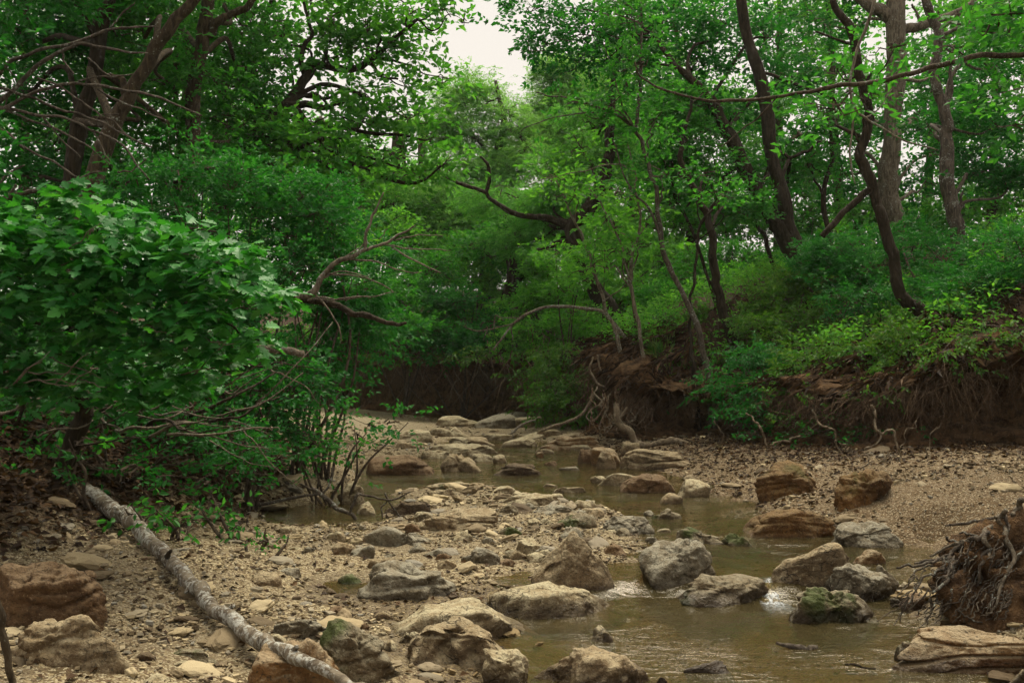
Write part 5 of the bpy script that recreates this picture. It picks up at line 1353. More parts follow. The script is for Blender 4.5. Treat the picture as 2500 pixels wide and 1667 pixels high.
shrub("shrub", "pale sprays half hiding the massive leaning trunk", [(1370,610,20.5,60,40,.5),(1440,660,20.5,60,40,.5),(1480,560,20.5,70,36,.5),(1400,710,20.5,60,30,.5)], 'leaf_bright', (1420,800,20.6), 60, L=.08, W=.042, cov=1.7, rc=.35, per=8)
# ---------------- right bank shrubs
RS = dict(L=.058, W=.028, cov=2.6, rc=.32, per=10)
shrub("shrub", "round pale shrub at the foot of the forked tree", [(1900,740,17.6,90,56),(1950,690,18,90,46),(1850,800,16.8,80,50),(1960,800,16.6,100,46)], 'leaf_bank', (1900,860,17), 61, **RS)
shrub("shrub", "tall green shrub between the forked tree and the curved-foot tree", [(2070,610,17,110,60),(2040,690,16.6,100,60),(2120,660,16.4,80,60),(2000,640,17.4,70,50),(2100,730,15.6,90,50)], 'leaf_shrub', (2060,840,16.4), 62, **RS)
shrub("shrub", "shrub spilling over the lip right of the mottled slender tree", [(1830,880,15.2,80,50),(1800,950,14.9,70,40),(1880,930,14.7,90,46),(1850,1000,14.4,70,36,.5,.8),(1760,930,15.4,40,40,.4,.7)], 'leaf_shrub', (1840,960,15.6), 63, hang=.15, **RS)
shrub("shrub", "broad shrub hanging over the middle of the right bank", [(2010,870,14.4,110,46),(1960,940,13.9,90,40),(2060,950,13.4,90,36),(2100,880,13.8,90,46),(2000,1000,13.2,80,30,.5,.7)], 'leaf_bank', (2030,930,14.8), 64, hang=.15, **RS)
shrub("shrub", "yellowish brush trailing over the lip below the curved-foot tree", [(2200,830,13,100,46),(2160,900,12.6,80,36),(2270,880,12.4,90,40),(2230,940,12.1,70,30,.5,.7),(2320,840,12.6,80,46)], 'leaf_bank', (2220,900,13.4), 65, hang=.2, **RS)
shrub("shrub", "shadowed shrub at the right edge above the dark bank", [(2420,790,12.8,100,50),(2460,700,13,90,60),(2380,700,13.6,80,50),(2500,620,13,90,60),(2420,590,14,90,60)], 'leaf_shrub', (2430,870,13.4), 66, **RS)
shrub("shrub", "shrub around the foot of the flaking-barked trunk", [(2300,640,15.6,80,50),(2280,720,15,80,46),(2350,760,14.2,70,40),(2240,610,16,70,46),(2200,560,17,70,50)], 'leaf_shrub', (2310,820,15), 67, **RS)
shrub("shrub", "brush overhanging the darkest hollow of the right bank", [(2330,870,11.6,80,30,.5,.7),(2410,835,11.6,90,30,.5,.7),(2480,810,11.5,80,36,.5,.7),(2150,960,12.2,60,22,.4,.5)], 'leaf_bank', (2380,860,12.2), 70, hang=.3, **RS)
shrub("shrub", "wisps of leaves hanging in front of the dark right bank face", [(1990,1050,12.9,50,24,.25,.4),(1930,1060,13.2,40,22,.25,.35),(2190,1040,12,60,24,.25,.3),(2080,1080,12.2,40,20,.2,.3)], 'leaf_shrub', (2040,960,13.6), 68, stems=4, **RS)
shrub("shrub", "ferny sprays at the root of the bank's corner", [(1790,1040,14.2,60,20,.3,.5),(1850,1060,13.9,40,18,.3,.4)], 'leaf_shrub', (1810,980,15.2), 69, **RS)

# ---------------- trees of the wood behind, and those that close the view
r_ = np.random.default_rng(99)
def far_tree(px, D, top, leaf, label, seed, w=34, spread=150, low=600):
    lean = r_.uniform(-60, 60)
    lob = []
    for k in range(11):
        f = (k + .5) / 11
        lob.append((px + lean * f + r_.uniform(-spread, spread) * (1 - .4 * f), low + (top - low) * f + r_.uniform(-30, 30), D + r_.uniform(-1, 1), r_.uniform(.5, .8) * spread, r_.uniform(50, 80)))
    tree("forest_tree", label, 'bark_brown', D,
         [(px, 760, w), (px + lean * .2, 560, w * .8), (px + lean * .6, 300, w * .6), (px + lean, top, w * .25)], (), lob, leaf, seed=seed, group="trees of the wood behind the creek", sides=7,
         L=.12, W=.07, cov=1.25, rc=.7, per=8, sc=.1)
FT = ['far tree behind the leftmost dark trunk', 'far tree seen between the leftmost trunk and the leaning tree', 'far tree behind the ivy-wrapped tree', 'far tree behind the root of the spreading oak', 'far tree behind the middle of the spreading oak', 'feathery far tree behind the tip of the bare dead branch',
      'far tree behind the mottled slender tree', 'far tree left of the forked tree\'s crown', 'far tree between the two stems of the forked tree', 'far tree behind the curved-foot tree', 'far tree behind the stout pale-barked trunk', 'far tree behind the right edge of the wood', 'feathery far tree between misty tree and promontory saplings', 'feathery far tree low behind the crooked limb']
for i, (px, D, top, leaf) in enumerate([(60,24,-60,'leaf_oak'),(260,27,-80,'leaf_mid'),(430,25,-40,'leaf_oak'),(620,28,230,'leaf_mid'),(800,27,360,'leaf_oak'),(950,30,420,'leaf_feather'),
                                       (1560,30,120,'leaf_oak'),(1700,27,-20,'leaf_oak'),(1900,30,-40,'leaf_mid'),(2060,28,-80,'leaf_oak'),(2250,27,0,'leaf_mid'),(2420,24,-80,'leaf_oak'),(1480,34,260,'leaf_feather'),(1030,34,420,'leaf_feather')]):
    far_tree(px, D, top, leaf, FT[i] + ', in the wood behind', 200 + i)
# low green wall of the far wood floor
UB = ['behind the leftmost trunk', 'behind the leaning tree', 'behind the ivy-wrapped tree', 'behind the spreading oak\'s foot', 'behind the bare dead branch', 'above the left end of the dark far bank', 'above the middle of the dark far bank', 'behind the massive leaning trunk', 'behind the promontory saplings', 'behind the mottled slender tree', 'left of the forked tree', 'right of the forked tree', 'behind the curved-foot tree', 'behind the flaking-barked trunk', 'at the right edge of the wood']
for i, (px, D) in enumerate([(120,17),(320,18),(520,19),(700,20),(860,24),(1020,28),(1180,30),(1340,30),(1500,30),(1660,28),(1820,27),(1980,25),(2140,24),(2300,22),(2460,20)]):
    shrub("shrub", 'understorey bush ' + UB[i] + ' in the far wood', [(px + r_.uniform(-30, 30), 640 + r_.uniform(-40, 40), D, 110, 60), (px + r_.uniform(-60, 60), 720 + r_.uniform(-20, 40), D - .8, 110, 50), (px + r_.uniform(-60, 60), 560 + r_.uniform(-40, 20), D + 1, 90, 46, .8, .7)],
          'leaf_mid' if i % 2 else 'leaf_bright', None, 300 + i, stems=3, group="bushes of the understorey at the edge of the wood", L=.10, W=.055, cov=1.7, rc=.5, per=8)
print("LEAVES", STAT)
# ================================================================== fallen wood
def fallen_trunk():
    spec = [(150,1166,44,7.7),(183,1187,42,7.5),(255,1230,41,7.1),(319,1272,42,6.75),(362,1310,42,6.45),(408,1366,42,5.95),(468,1421,42,5.5),(523,1481,43,5.1),(595,1536,43,4.7),(659,1583,45,4.38),(744,1617,42,4.15),(851,1667,40,3.92),(960,1720,36,3.7)]
    pts, rad = path3(spec, 5)
    base = pts[6]
    root = empty("fallen_log", base)
    tag(root, "slender fallen trunk with blotchy pale bark slanting down to the shingle", "log")
    mb = MB(); add_tube(mb, pts, rad * np.linspace(.95, .78, len(rad)), 16, 8, .17, .022, seg=150)
    mb.build("trunk", M['log'], root, origin=base).location = (0, 0, 0)
    p_, r_2 = path3([(655,1590,24,4.36),(650,1604,16,4.30),(652,1620,13,4.27),(656,1640,9,4.26),(660,1656,4,4.26)], 5)
    mb = MB(); add_tube(mb, p_, r_2, 7, 3, .2, .004, seg=16)
    k = mb.build("branch_stub", M['log'], root, origin=base); k.location = (0, 0, 0); k["label"] = "curled peeling stub hanging under the trunk"
    p_, r_2 = path3([(408,1358,14,5.92),(412,1350,12,5.88),(418,1343,9,5.86)], 5)
    mb = MB(); add_tube(mb, p_, r_2, 7, 4, .2, .002, seg=8)
    for i_, (sx, sy, dx, dy, w_, sd) in enumerate([(300,1262,-22,-26,13,6.8),(545,1498,26,-20,12,4.95),(470,1424,-18,24,10,5.46),(705,1600,22,-24,12,4.24)]):
        pk, rk = path3([(sx, sy, w_ * 1.3, sd), (sx + dx * .6, sy + dy * .6, w_, sd - .03), (sx + dx, sy + dy, w_ * .7, sd - .05)], 5)
        mk = MB(); add_tube(mk, pk, rk, 7, 20 + i_, .3, .003, seg=8)
        mk.build("branch_stub", M['log'], root, origin=base).location = (0, 0, 0)
    mb.build("knot", M['bark_dark'], root, origin=base).location = (0, 0, 0)
fallen_trunk()

def ZD(*pts): return [(550 + x / 3.92, 900 + y / 3.92, w) for x, y, w in pts]
def ZA(*pts): return [(x / 2.613, y / 2.613, w) for x, y, w in pts]
def ZC(*pts): return [(800 + x / 2.613, 550 + y / 2.613, w) for x, y, w in pts]
def ZB(*pts): return [(x / 2.613, 450 + y / 2.613, w) for x, y, w in pts]
def Z3w(*pts): return [(1600 + x / 2.351, 1000 + y / 2.351, w) for x, y, w in pts]
def ZR(*pts): return [(1950 + x / 3.358, 1200 + y / 3.358, w) for x, y, w in pts]

wood("stick", "long thin stick sloping along the left bank above the pool", "stick", 9.3, ZD((0,1310,9),(200,1300,9),(400,1280,9),(700,1230,8),(920,1180,7)), 'bark_grey', seed=1)
wood("driftwood", "forked driftwood branch dipping its grey end into the left pool", "driftwood", 8.9, ZD((830,1140,12),(900,1190,12),(1030,1300,13),(1080,1340,12),(1190,1380,11),(1300,1480,10),(1470,1530,8)), 'bark_grey', seed=2,
     twigs=[ZD((940,1190,6),(1020,1060,6),(1030,940,4)), ZD((1190,1380,6),(1250,1260,9),(1260,1190,9)), ZD((850,1160,5),(700,1100,4))], child="branch")
wood("driftwood", "blackened log arching out of the left bank", "log", 10.2, ZD((440,470,26),(520,500,28),(620,560,26),(700,660,24),(850,760,20)), 'bark_dark', sides=9, seed=3)
wood("root", "brown root snaking below the blackened log", "root", 10.0, ZD((560,760,7),(640,745,8),(720,755,8),(820,790,7),(920,850,6)), 'root', seed=4)
wood("stick", "thin forked twig resting across the left pool", "stick", 9.0, ZD((1260,1190,6),(1370,1220,6),(1480,1240,6),(1570,1255,5),(1660,1230,5),(1780,1180,3)), 'bark_grey', seed=5, twigs=[ZD((1530,1190,6),(1540,1210,5),(1620,1340,4),(1700,1465,3)), ZD((1560,1255,4),(1500,1330,4),(1500,1480,3))])
wood("driftwood", "pale stick leaning up out of the upstream riffle", "stick", 17.5, ZC((1140,1390,7),(1160,1360,7),(1190,1310,6),(1230,1280,6),(1290,1250,5),(1330,1238,4)), 'deadtwig', seed=6)
wood("driftwood", "crooked grey driftwood root bent at the foot of the promontory", "driftwood", 15.0,
     [(1504,985,13),(1506,1005,15),(1508,1028,16),(1522,1045,17),(1539,1055,18),(1550,1075,18),(1562,1086,18),(1590,1086,16),(1620,1078,15),(1642,1074,15),(1672,1080,15),(1690,1092,14),(1705,1115,14),(1722,1132,10)], 'root', sides=9, seed=7,
     twigs=[[(1636,1078,7),(1630,1092,6),(1636,1106,6),(1648,1110,5)],[(1650,1078,5),(1650,1100,5)],[(1686,1088,6),(1715,1088,5),(1760,1094,4),(1785,1096,3)],[(1700,1096,5),(1720,1104,5),(1728,1112,4),(1790,1114,3)],[(1712,1122,5),(1740,1138,4),(1768,1146,3)],[(1508,1028,7),(1520,1010,7),(1532,995,5)]], child="branch")
wood("fallen_sapling", "fallen sapling arching from the promontory down towards the far bank", "tree", 18.0,
     [(1560,870,8),(1546,848,9),(1520,815,9),(1489,780,9),(1466,759,9),(1420,752,8),(1351,749,8),(1309,757,7),(1278,772,7),(1248,795,6),(1225,825,5),(1203,855,4)], 'bark_pale', seed=8,
     twigs=[[(1290,765,5),(1250,790,4),(1200,802,3),(1160,808,3),(1130,795,2)],[(1248,795,4),(1252,830,3)],[(1309,757,4),(1270,775,3),(1220,775,2)],[(1205,802,3),(1210,770,3),(1230,782,2)],[(1190,804,3),(1180,830,2)]])
wood("root", "long thin root trailing from the root-bound corner to the far ledges", "root", 17.0, [(1450,960,8),(1440,985,8),(1415,1015,8),(1385,1030,8),(1350,1040,7),(1320,1052,6)], 'root', seed=9)
wood("stick", "straight stick lying across the upper right beach", "stick", 9.3, ZR((1700,110,7),(1500,128,8),(1300,118,8),(1150,95,7),(960,80,4)), 'bark_grey', seed=10)
wood("stick", "short stick above the uprooted stump on the beach", "stick", 9.2, ZR((1690,92,6),(1560,80,6),(1420,55,4)), 'bark_grey', seed=11)
wood("stick", "stick pointing from the stump across the beach gravel", "stick", 7.3, ZR((1600,215,8),(1480,240,8),(1350,262,8),(1200,275,5)), 'bark_grey', seed=12)
wood("driftwood", "broken length of wood floating in the lower pool", "driftwood", 5.15, Z3w((930,1370,17),(860,1372,17),(790,1362,14),(700,1345,7)), 'bark_grey', sides=8, seed=13)
wood("stick", "dark sunken twig near the big flat-topped boulder", "stick", 4.75, Z3w((1090,1460,5),(1180,1470,6),(1270,1480,5)), 'bark_dark', seed=14)
wood("stick", "dark stick lying on the shingle left of the fallen trunk", "stick", 5.25, [(262,1548,10),(330,1556,10),(400,1566,10),(460,1578,8),(520,1580,6)], 'bark_dark', seed=15)
wood("stick", "reddish stem rising in the lower left corner", "stick", 3.95, [(-12,1440,14),(2,1502,17),(13,1574,19),(26,1640,19),(34,1720,19)], 'bark_brown', sides=9, seed=16)
wood("stick", "second stick crossing the first beside the fallen trunk", "stick", 5.0, [(530,1596,8),(570,1580,8),(600,1566,6)], 'bark_brown', seed=17)
wood("broken_limb", "snapped-off grey limb jutting from under the oak sapling", "log", 8.4, ZB((1560,1040,20),(1640,1050,20),(1760,1058,19),(1860,1068,18),(1930,1076,17)), 'bark_ash', sides=9, seed=18, knob=.22)
wood("dead_branch", "bare grey dead branch reaching up and right from the oak sapling", "branch", 8.6, ZB((1880,725,17),(1950,705,17),(2010,675,16),(2040,620,15),(2080,560,14),(2130,510,13),(2230,465,12),(2340,410,10)), 'bark_ash', sides=8, seed=19, knob=.2, child="branch",
     twigs=[ZC((240,160,10),(240,80,9),(255,30,8),(290,-60,6),(340,-170,4),(355,-210,3)), ZC((240,160,9),(330,130,8),(400,100,7),(460,60,6),(560,0,4)), ZC((0,310,6),(110,312,5),(250,335,4),(420,425,3)), ZC((130,215,6),(300,230,5),(450,290,4),(610,300,2)),
            ZC((400,130,5),(500,200,5),(640,265,4),(720,312,3)), ZC((0,480,5),(200,462,4),(430,428,3)), ZC((350,120,4),(500,150,4),(700,150,3),(780,165,2)), ZC((60,240,4),(180,160,3),(250,100,3)), ZC((420,100,4),(520,70,4),(640,60,3),(740,70,2)),
            ZC((380,20,3),(330,90,3)), ZB((1960,740,6),(2040,720,5),(2180,735,4),(2352,715,3)), ZB((2060,600,5),(2180,560,4),(2352,590,3)), ZB((2000,690,6),(2100,800,5),(2150,900,4),(2180,1000,3))])
wood("dead_branch", "dark broken bough ending bluntly beneath the bare grey dead branch", "branch", 8.7, ZB((1900,735,15),(2000,745,16),(2100,760,17)) + ZC((60,510,17),(150,560,17),(260,582,15),(380,620,13),(450,632,11),(505,625,9)), 'bark_dark', sides=8, seed=20, knob=.2)

# the tree beyond the left edge whose bare boughs arch across the corner
_arch = [ZA((-260,900,14),(50,600,11),(230,440,10),(420,310,9),(560,290,8),(720,310,7),(950,350,4)), ZA((-260,760,12),(0,470,10),(100,380,9),(300,310,8),(450,280,8),(690,195,7),(830,175,6),(990,175,4)),
         ZA((-100,760,10),(200,600,8),(350,550,8),(510,540,8),(640,550,8),(800,580,7),(930,600,7),(1050,640,6),(1290,740,4)), ZA((-200,540,9),(100,590,7),(300,660,7),(480,730,6),(650,780,6),(750,840,5),(870,900,5),(970,940,4)),
         ZA((-200,660,9),(90,700,8),(250,735,8),(400,750,7),(520,800,6),(620,850,6),(760,920,6),(850,1020,5),(950,1150,4)), ZA((-150,640,8),(180,760,6),(330,820,6),(480,890,5),(590,950,4),(700,1060,3)),
         ZA((-200,700,8),(40,840,6),(140,930,6),(280,1010,6),(430,1090,5),(560,1160,4)), ZA((-200,1340,14),(0,1290,12),(90,1245,12),(250,1225,11),(370,1230,10),(470,1170,9),(560,1110,6),(640,1090,4)),
         ZA((0,1280,10),(60,1240,9),(110,1180,6)), ZA((370,1230,7),(420,1280,6),(460,1310,4)), ZA((240,500,5),(400,560,5),(560,690,5),(700,760,4),(800,860,3)), ZA((620,570,5),(780,650,5),(940,720,4),(1080,780,3)),
         ZA((560,370,5),(620,430,4),(700,490,3)), ZA((500,520,5),(620,500,4),(760,480,4),(850,470,3)), ZA((590,830,5),(650,930,4),(700,1030,4)), ZA((0,1180,6),(60,1100,5),(160,1060,4)), ZA((420,310,5),(400,360,5),(430,420,4),(470,480,3)),
         ZA((860,20,4),(780,90,4),(700,170,4)), ZA((560,780,6),(600,800,4),(640,740,3),(760,730,3)), ZA((260,740,5),(330,810,4),(400,900,4),(520,1000,3)), ZA((750,1100,5),(850,1080,4),(940,1010,3))]
tree("forest_tree", "tree beyond the left edge whose bare grey boughs arch across the corner", 'bark_grey', 8.0,
     [(-420,1050,80),(-400,700,70),(-370,350,60),(-350,0,50),(-330,-300,40),(-300,-600,24)], _arch,
     [(-150,-200,8,260,120),(100,-330,7.5,260,110),(-300,100,7.5,180,160),(-200,400,7,120,120,.6,.7),(150,-560,7,300,140)], 'leaf_dark', seed=23, limbs=False, wob=.012, L=.09, W=.05, cov=2.4, rc=.4, per=9)

def brush_pile():
    base = P(200, 1130, 7.6); base[2] = gz(base[0], base[1])
    root = empty("brush_pile", base)
    tag(root, "tangle of dead grey branches in the shade under the oak sapling", "brush")
    r = np.random.default_rng(8)
    for i in range(70):
        px, py = r.uniform(-40, 640), r.uniform(850, 1080)
        D = 8.4 - (py - 850) / 230 * 1.3 + r.uniform(-.2, .3)
        ang = r.choice([r.uniform(-.5, .1), r.uniform(-1.2, 1.2)]); ln = r.uniform(90, 300)
        dx, dy = math.cos(ang) * ln, math.sin(ang) * ln
        w = r.uniform(3, 11)
        s = [(px, py, w, D), (px + dx * .4 + r.uniform(-15, 15), py + dy * .4 + r.uniform(-15, 15), w * .8, D - .1), (px + dx, py + dy, w * .4, D + r.uniform(-.5, .4))]
        p_, r2 = path3(s, D)
        mb = MB(); add_tube(mb, p_, r2, 5, i, .18, .03, seg=12)
        mb.build("branch", M['bark_ash' if i % 3 else 'bark_dark'], root, origin=base).location = (0, 0, 0)
brush_pile()

def far_brush():
    base = P(1130, 960, 22.6); base[2] = gz(base[0], base[1])
    root = empty("brush_pile", base)
    tag(root, "thin dead stems and roots straggling over the dark hollow of the far bank", "brush")
    r = np.random.default_rng(18)
    for i in range(46):
        px, py = r.uniform(930, 1330), r.uniform(780, 930)
        D = 24.4 - (px - 930) / 400 * 3.2 - (py - 780) / 150 * .8
        ln = r.uniform(50, 150); f = r.uniform(-.9, .9)
        w = r.uniform(1.5, 3.5)
        p_, r2 = path3([(px, py, w), (px + f * ln * .4 + r.uniform(-8, 8), py + ln * .45, w * .9), (px + f * ln, py + ln, w * .5)], D)
        mb = MB(); add_tube(mb, p_, r2, 5, i, .1, .06, seg=10)
        mb.build("stem", M['root' if i % 2 else 'rootlet'], root, origin=base).location = (0, 0, 0)
far_brush()

# ---------------- roots on the cut bank
def rootset():
    lab = "pale bare root dangling from the shaded right bank"
    RN = ["long angular pale root dropping to the beach above the rust-brown boulder", "thickest pale root, bent in a double elbow on the right bank", "forked-looking pale root beside the corner of the bank", "short pale root lying along the foot of the bank",
          "pale root slanting up beneath the thickest bent root", "short pale root just below the slanting root", "stubby upright pale root under the thickest bent root", "thin root crossing behind the long angular root",
          "thin pale root at the corner below the ferny sprays", "hair-thin long root on the darkest part of the bank", "low root lying at the foot of the darkest bank", "thin root leaning beside the stubby upright root", "thin crooked root right of the thickest bent root"]
    L_ = [Z3w((900,0,7),(925,60,8),(960,95,8),(1010,110,7),(1040,170,7),(1060,220,6),(1095,345,4)), Z3w((1240,-30,8),(1258,50,9),(1250,105,9),(1300,125,9),(1350,132,9),(1370,180,8),(1405,230,7),(1415,335,5)), Z3w((520,20,5),(560,60,7),(590,78,8),(615,140,8),(640,205,6)),
          Z3w((670,205,6),(740,190,7),(815,138,6)), Z3w((1135,335,7),(1180,280,8),(1230,225,8),(1270,180,6),(1280,120,4)), Z3w((1165,335,6),(1210,300,7),(1265,262,5)), Z3w((1300,300,7),(1310,260,8),(1345,222,7)), Z3w((1060,190,4),(1110,225,4),(1175,270,4)),
          Z3w((330,60,4),(370,110,5),(395,180,5),(390,215,4)), Z3w((1640,80,3),(1600,140,3),(1560,230,3),(1540,270,3)), Z3w((1640,255,4),(1560,290,5),(1500,320,4)), Z3w((1310,330,4),(1350,290,4),(1410,210,3)), Z3w((1500,60,3),(1440,130,3),(1420,210,3))]
    for i, s in enumerate(L_):
        px = s[0][0]
        s = [(a_, b_, c_ * .72) for a_, b_, c_ in s]
        D = 14.6 if px < 1780 else (12.6 if px < 1960 else (11.5 if px < 2090 else 10.3))
        wood("root", RN[i], "root", D, s, 'root', seed=60 + i, group="pale roots dangling from the right bank", wob=.045)
    lab = "brown root sweeping down the root-bound corner of the promontory"
    r = np.random.default_rng(3)
    for i in range(34):
        x0 = r.uniform(1445, 1600); y0 = r.uniform(935, 970); f = r.uniform(-70, 10)
        wood("root", lab, "root", 16.4, [(x0, y0, 4, 16.5), (x0 + f * .15 + r.uniform(-12, 12), y0 + 40, 4, 16.2), (x0 + f * .5 + r.uniform(-16, 16), y0 + 75, 3, 16.0), (x0 + f, y0 + 95 + r.uniform(-20, 20), 2, 15.8)], 'root' if i % 3 == 0 else 'rootlet', seed=90 + i, group="roots of the promontory's corner", wob=.09)
    wood("root", "looping pale root at the top of the root-bound corner", "root", 16.6, [(1448,870,5),(1440,900,6),(1450,925,6),(1465,940,6),(1475,945,5)], 'root', seed=120, twigs=[[(1458,865,5),(1462,890,5),(1468,905,4)]])
rootset()

def rootlets():
    """fine roots and dead stems hanging over the hollow of the cut bank"""
    r = np.random.default_rng(14)
    mb = MB()
    sel = np.where((RBd[:, 1] > 10) & (RBd[:, 0] > -8) & (RBd[:, 0] < 7.6))[0]
    k = 4200
    hub = r.choice(sel, 260)
    i = np.clip(hub[(r.uniform(size=k) ** 1.6 * 260).astype(int)] + (r.normal(size=k) * 2.2).astype(int), sel.min(), sel.max())
    c = np.column_stack([RBd[i, :2], RBd[i, 2]])
    n = RBn[i]
    bed = zbed(c[:, 0], c[:, 1])
    off = r.uniform(-.06, .16, k)
    A = c.copy(); A[:, :2] += n * off[:, None] + r.normal(size=(k, 2)) * .05; A[:, 2] -= r.uniform(-.02, .25, k) * (c[:, 2] - bed)
    B = A.copy(); B[:, 2] -= r.uniform(.15, .85, k) * (A[:, 2] - bed); B[:, :2] += r.normal(size=(k, 2)) * .22 - n * r.uniform(-.08, .10, k)[:, None]
    thin_tubes(mb, A, B, r.uniform(.002, .008, k), .0015, 0, .16, r)
    o = mb.build("rootlets", M['rootlet'], smooth=True)
    tag(o, "mat of fine roots hanging down the undercut bank", "roots", kind="stuff")
rootlets()

# ---------------- uprooted stump at the right edge
def stump():
    ob = rock("x", [(2268,1520),(2290,1440),(2330,1370),(2390,1310),(2450,1268),(2540,1240),(2640,1260),(2660,1520),(2500,1545),(2300,1535)], 'bank', 0.8, 0.3, 3, 0.10, pits=0.14, sub=5, name="root_plate", bury=.1)
    ROCKS.pop()
    base = np.array(ob.location); base[2] -= .3
    root = empty("uprooted_stump", base)
    tag(root, "uprooted stump of dark earth and twisting grey roots at the right edge", "stump")
    for k in ("label", "category"): del ob[k]
    from mathutils.bvhtree import BVHTree
    co = [v_.co + ob.location for v_ in ob.data.vertices]
    bvh = BVHTree.FromPolygons(co, [tuple(q_.vertices) for q_ in ob.data.polygons])
    eye = np.array([0, 0, HCAM])
    ob.parent = root; ob.location = ob.location - root.location
    S = [ZR((1700,150,9),(1620,220,11),(1540,290,11),(1520,380,11),(1570,470,10),(1580,560,6)), ZR((1560,330,10),(1500,375,11),(1400,400,11),(1300,470,9),(1220,580,7),(1180,650,5)), ZR((1330,500,8),(1280,560,9),(1230,640,8),(1210,740,8),(1100,830,5)),
         ZR((1640,190,9),(1690,300,11),(1700,400,11),(1780,520,10),(1720,640,7),(1660,800,6),(1620,950,4)), ZR((1570,470,8),(1500,580,8),(1480,740,6)), ZR((1500,380,7),(1430,350,6),(1340,345,4)), ZR((1400,400,8),(1300,430,8),(1200,480,7),(1080,520,5)),
         ZR((1240,515,7),(1120,555,7),(1000,580,6),(940,590,4)), ZR((1150,545,6),(1000,590,6),(800,610,4)), ZR((1200,560,6),(1050,610,5),(920,700,4)), ZR((1180,640,6),(1060,690,5),(970,800,4)), ZR((1300,560,6),(1200,700,6),(1120,740,5)), ZR((1620,200,8),(1660,260,8)), ZR((1690,190,7),(1730,310,5)),
         ZR((1300,970,4),(1400,1030,4),(1500,1070,3)), ZR((1080,860,5),(1085,960,4),(1040,1080,3)), ZR((1130,870,3),(1180,930,3),(1320,890,3)), ZR((1210,370,6),(1290,410,5),(1400,400,4)), ZR((1847,60,12),(1800,130,11),(1740,190,9)), ZR((1790,560,7),(1847,480,8),(1900,420,8))]
    D = 5.45
    r = np.random.default_rng(6)
    for q in range(110):
        x, y = r.uniform(850, 1800), r.uniform(330, 950)
        if y < 1150 - x * .55: continue
        s_ = r.uniform(-1, -.2); ln = r.uniform(80, 260)
        S.append(ZR((x, y, 3.2), (x + s_ * ln * .4 + r.uniform(-20, 20), y + ln * .4, 2.6), (x + s_ * ln, y + ln * .8, 2)))
    for i, s in enumerate(S):
        sp_ = []
        for (px, py, w) in s:
            ray = Vector(P(px, py, 1.0) - eye); ray.normalize()
            hit = bvh.ray_cast(Vector(eye), ray)
            d = (hit[0].y - .012) if hit[0] is not None else (sp_[-1][3] - .02 if sp_ else D)
            sp_.append((px, py, w * 1.15, d))
        p_, r2 = path3(sp_, D)
        mb = MB(); add_tube(mb, p_, r2, 7, 300 + i, .25, .012, seg=22)
        mb.build("root", M['bark_grey' if i % 3 else 'bark_ash'], root, origin=base).location = (0, 0, 0)
stump()

# ================================================================== scatter: shingle, litter, grass, undergrowth
def scatter_pts(n, x0, x1, y0, y1, r, ypow=1.0):
    u = r.uniform(size=n)
    y = y0 + (y1 - y0) * u ** ypow
    x = r.uniform(x0, x1, n)
    lim = y * 0.56 + .3
    ok = np.abs(x) < lim
    return x[ok], y[ok]

m, nt, out = new_mat("shingle")
geo = nt.nodes.new("ShaderNodeNewGeometry")
ramp = nt.nodes.new("ShaderNodeValToRGB")
e = ramp.color_ramp.elements
e[0].position, e[0].color = 0, (0.075, 0.052, 0.028, 1)
e[1].position, e[1].color = 1, (0.44, 0.37, 0.23, 1)
for pos, col in ((.22, (0.15, 0.115, 0.066)), (.45, (0.26, 0.205, 0.12)), (.62, (0.21, 0.20, 0.165)), (.8, (0.34, 0.275, 0.16))):
    k = e.new(pos); k.color = (*col, 1)
oi = nt.nodes.new("ShaderNodeObjectInfo")
nt.links.new(math_n(nt, 'FRACT', math_n(nt, 'ADD', geo.outputs["Random Per Island"], oi.outputs["Random"])), ramp.inputs[0])
v = obj_vec(nt)
n2 = noise_n(nt, v, 45.0, 3, 0.6)
c = mixc(nt, remap(nt, n2, .35, .65, 0, .45), ramp.outputs[0], mixc(nt, 1.0, ramp.outputs[0], (.6, .52, .42), 'MULTIPLY'))
sp = nt.nodes.new("ShaderNodeSeparateXYZ"); nt.links.new(geo.outputs["Position"], sp.inputs[0])
wet = remap(nt, sp.outputs[2], 0.05, 0.085, 1.0, 0.0)
c = mixc(nt, wet, c, mixc(nt, 1.0, c, (0.5, 0.44, 0.34), 'MULTIPLY'))
principled(nt, out, c, 0.85, bump_n(nt, n2, .5, .004), .3)
M['shingle'] = m

def not_on_rocks(x, y):
    ok = np.ones(len(x), bool)
    for ob, c, wd, dp, zt in ROCKS:
        ok &= ((x - c[0]) / (wd * .40)) ** 2 + ((y - c[1]) / (dp * .40)) ** 2 > 1
    return ok

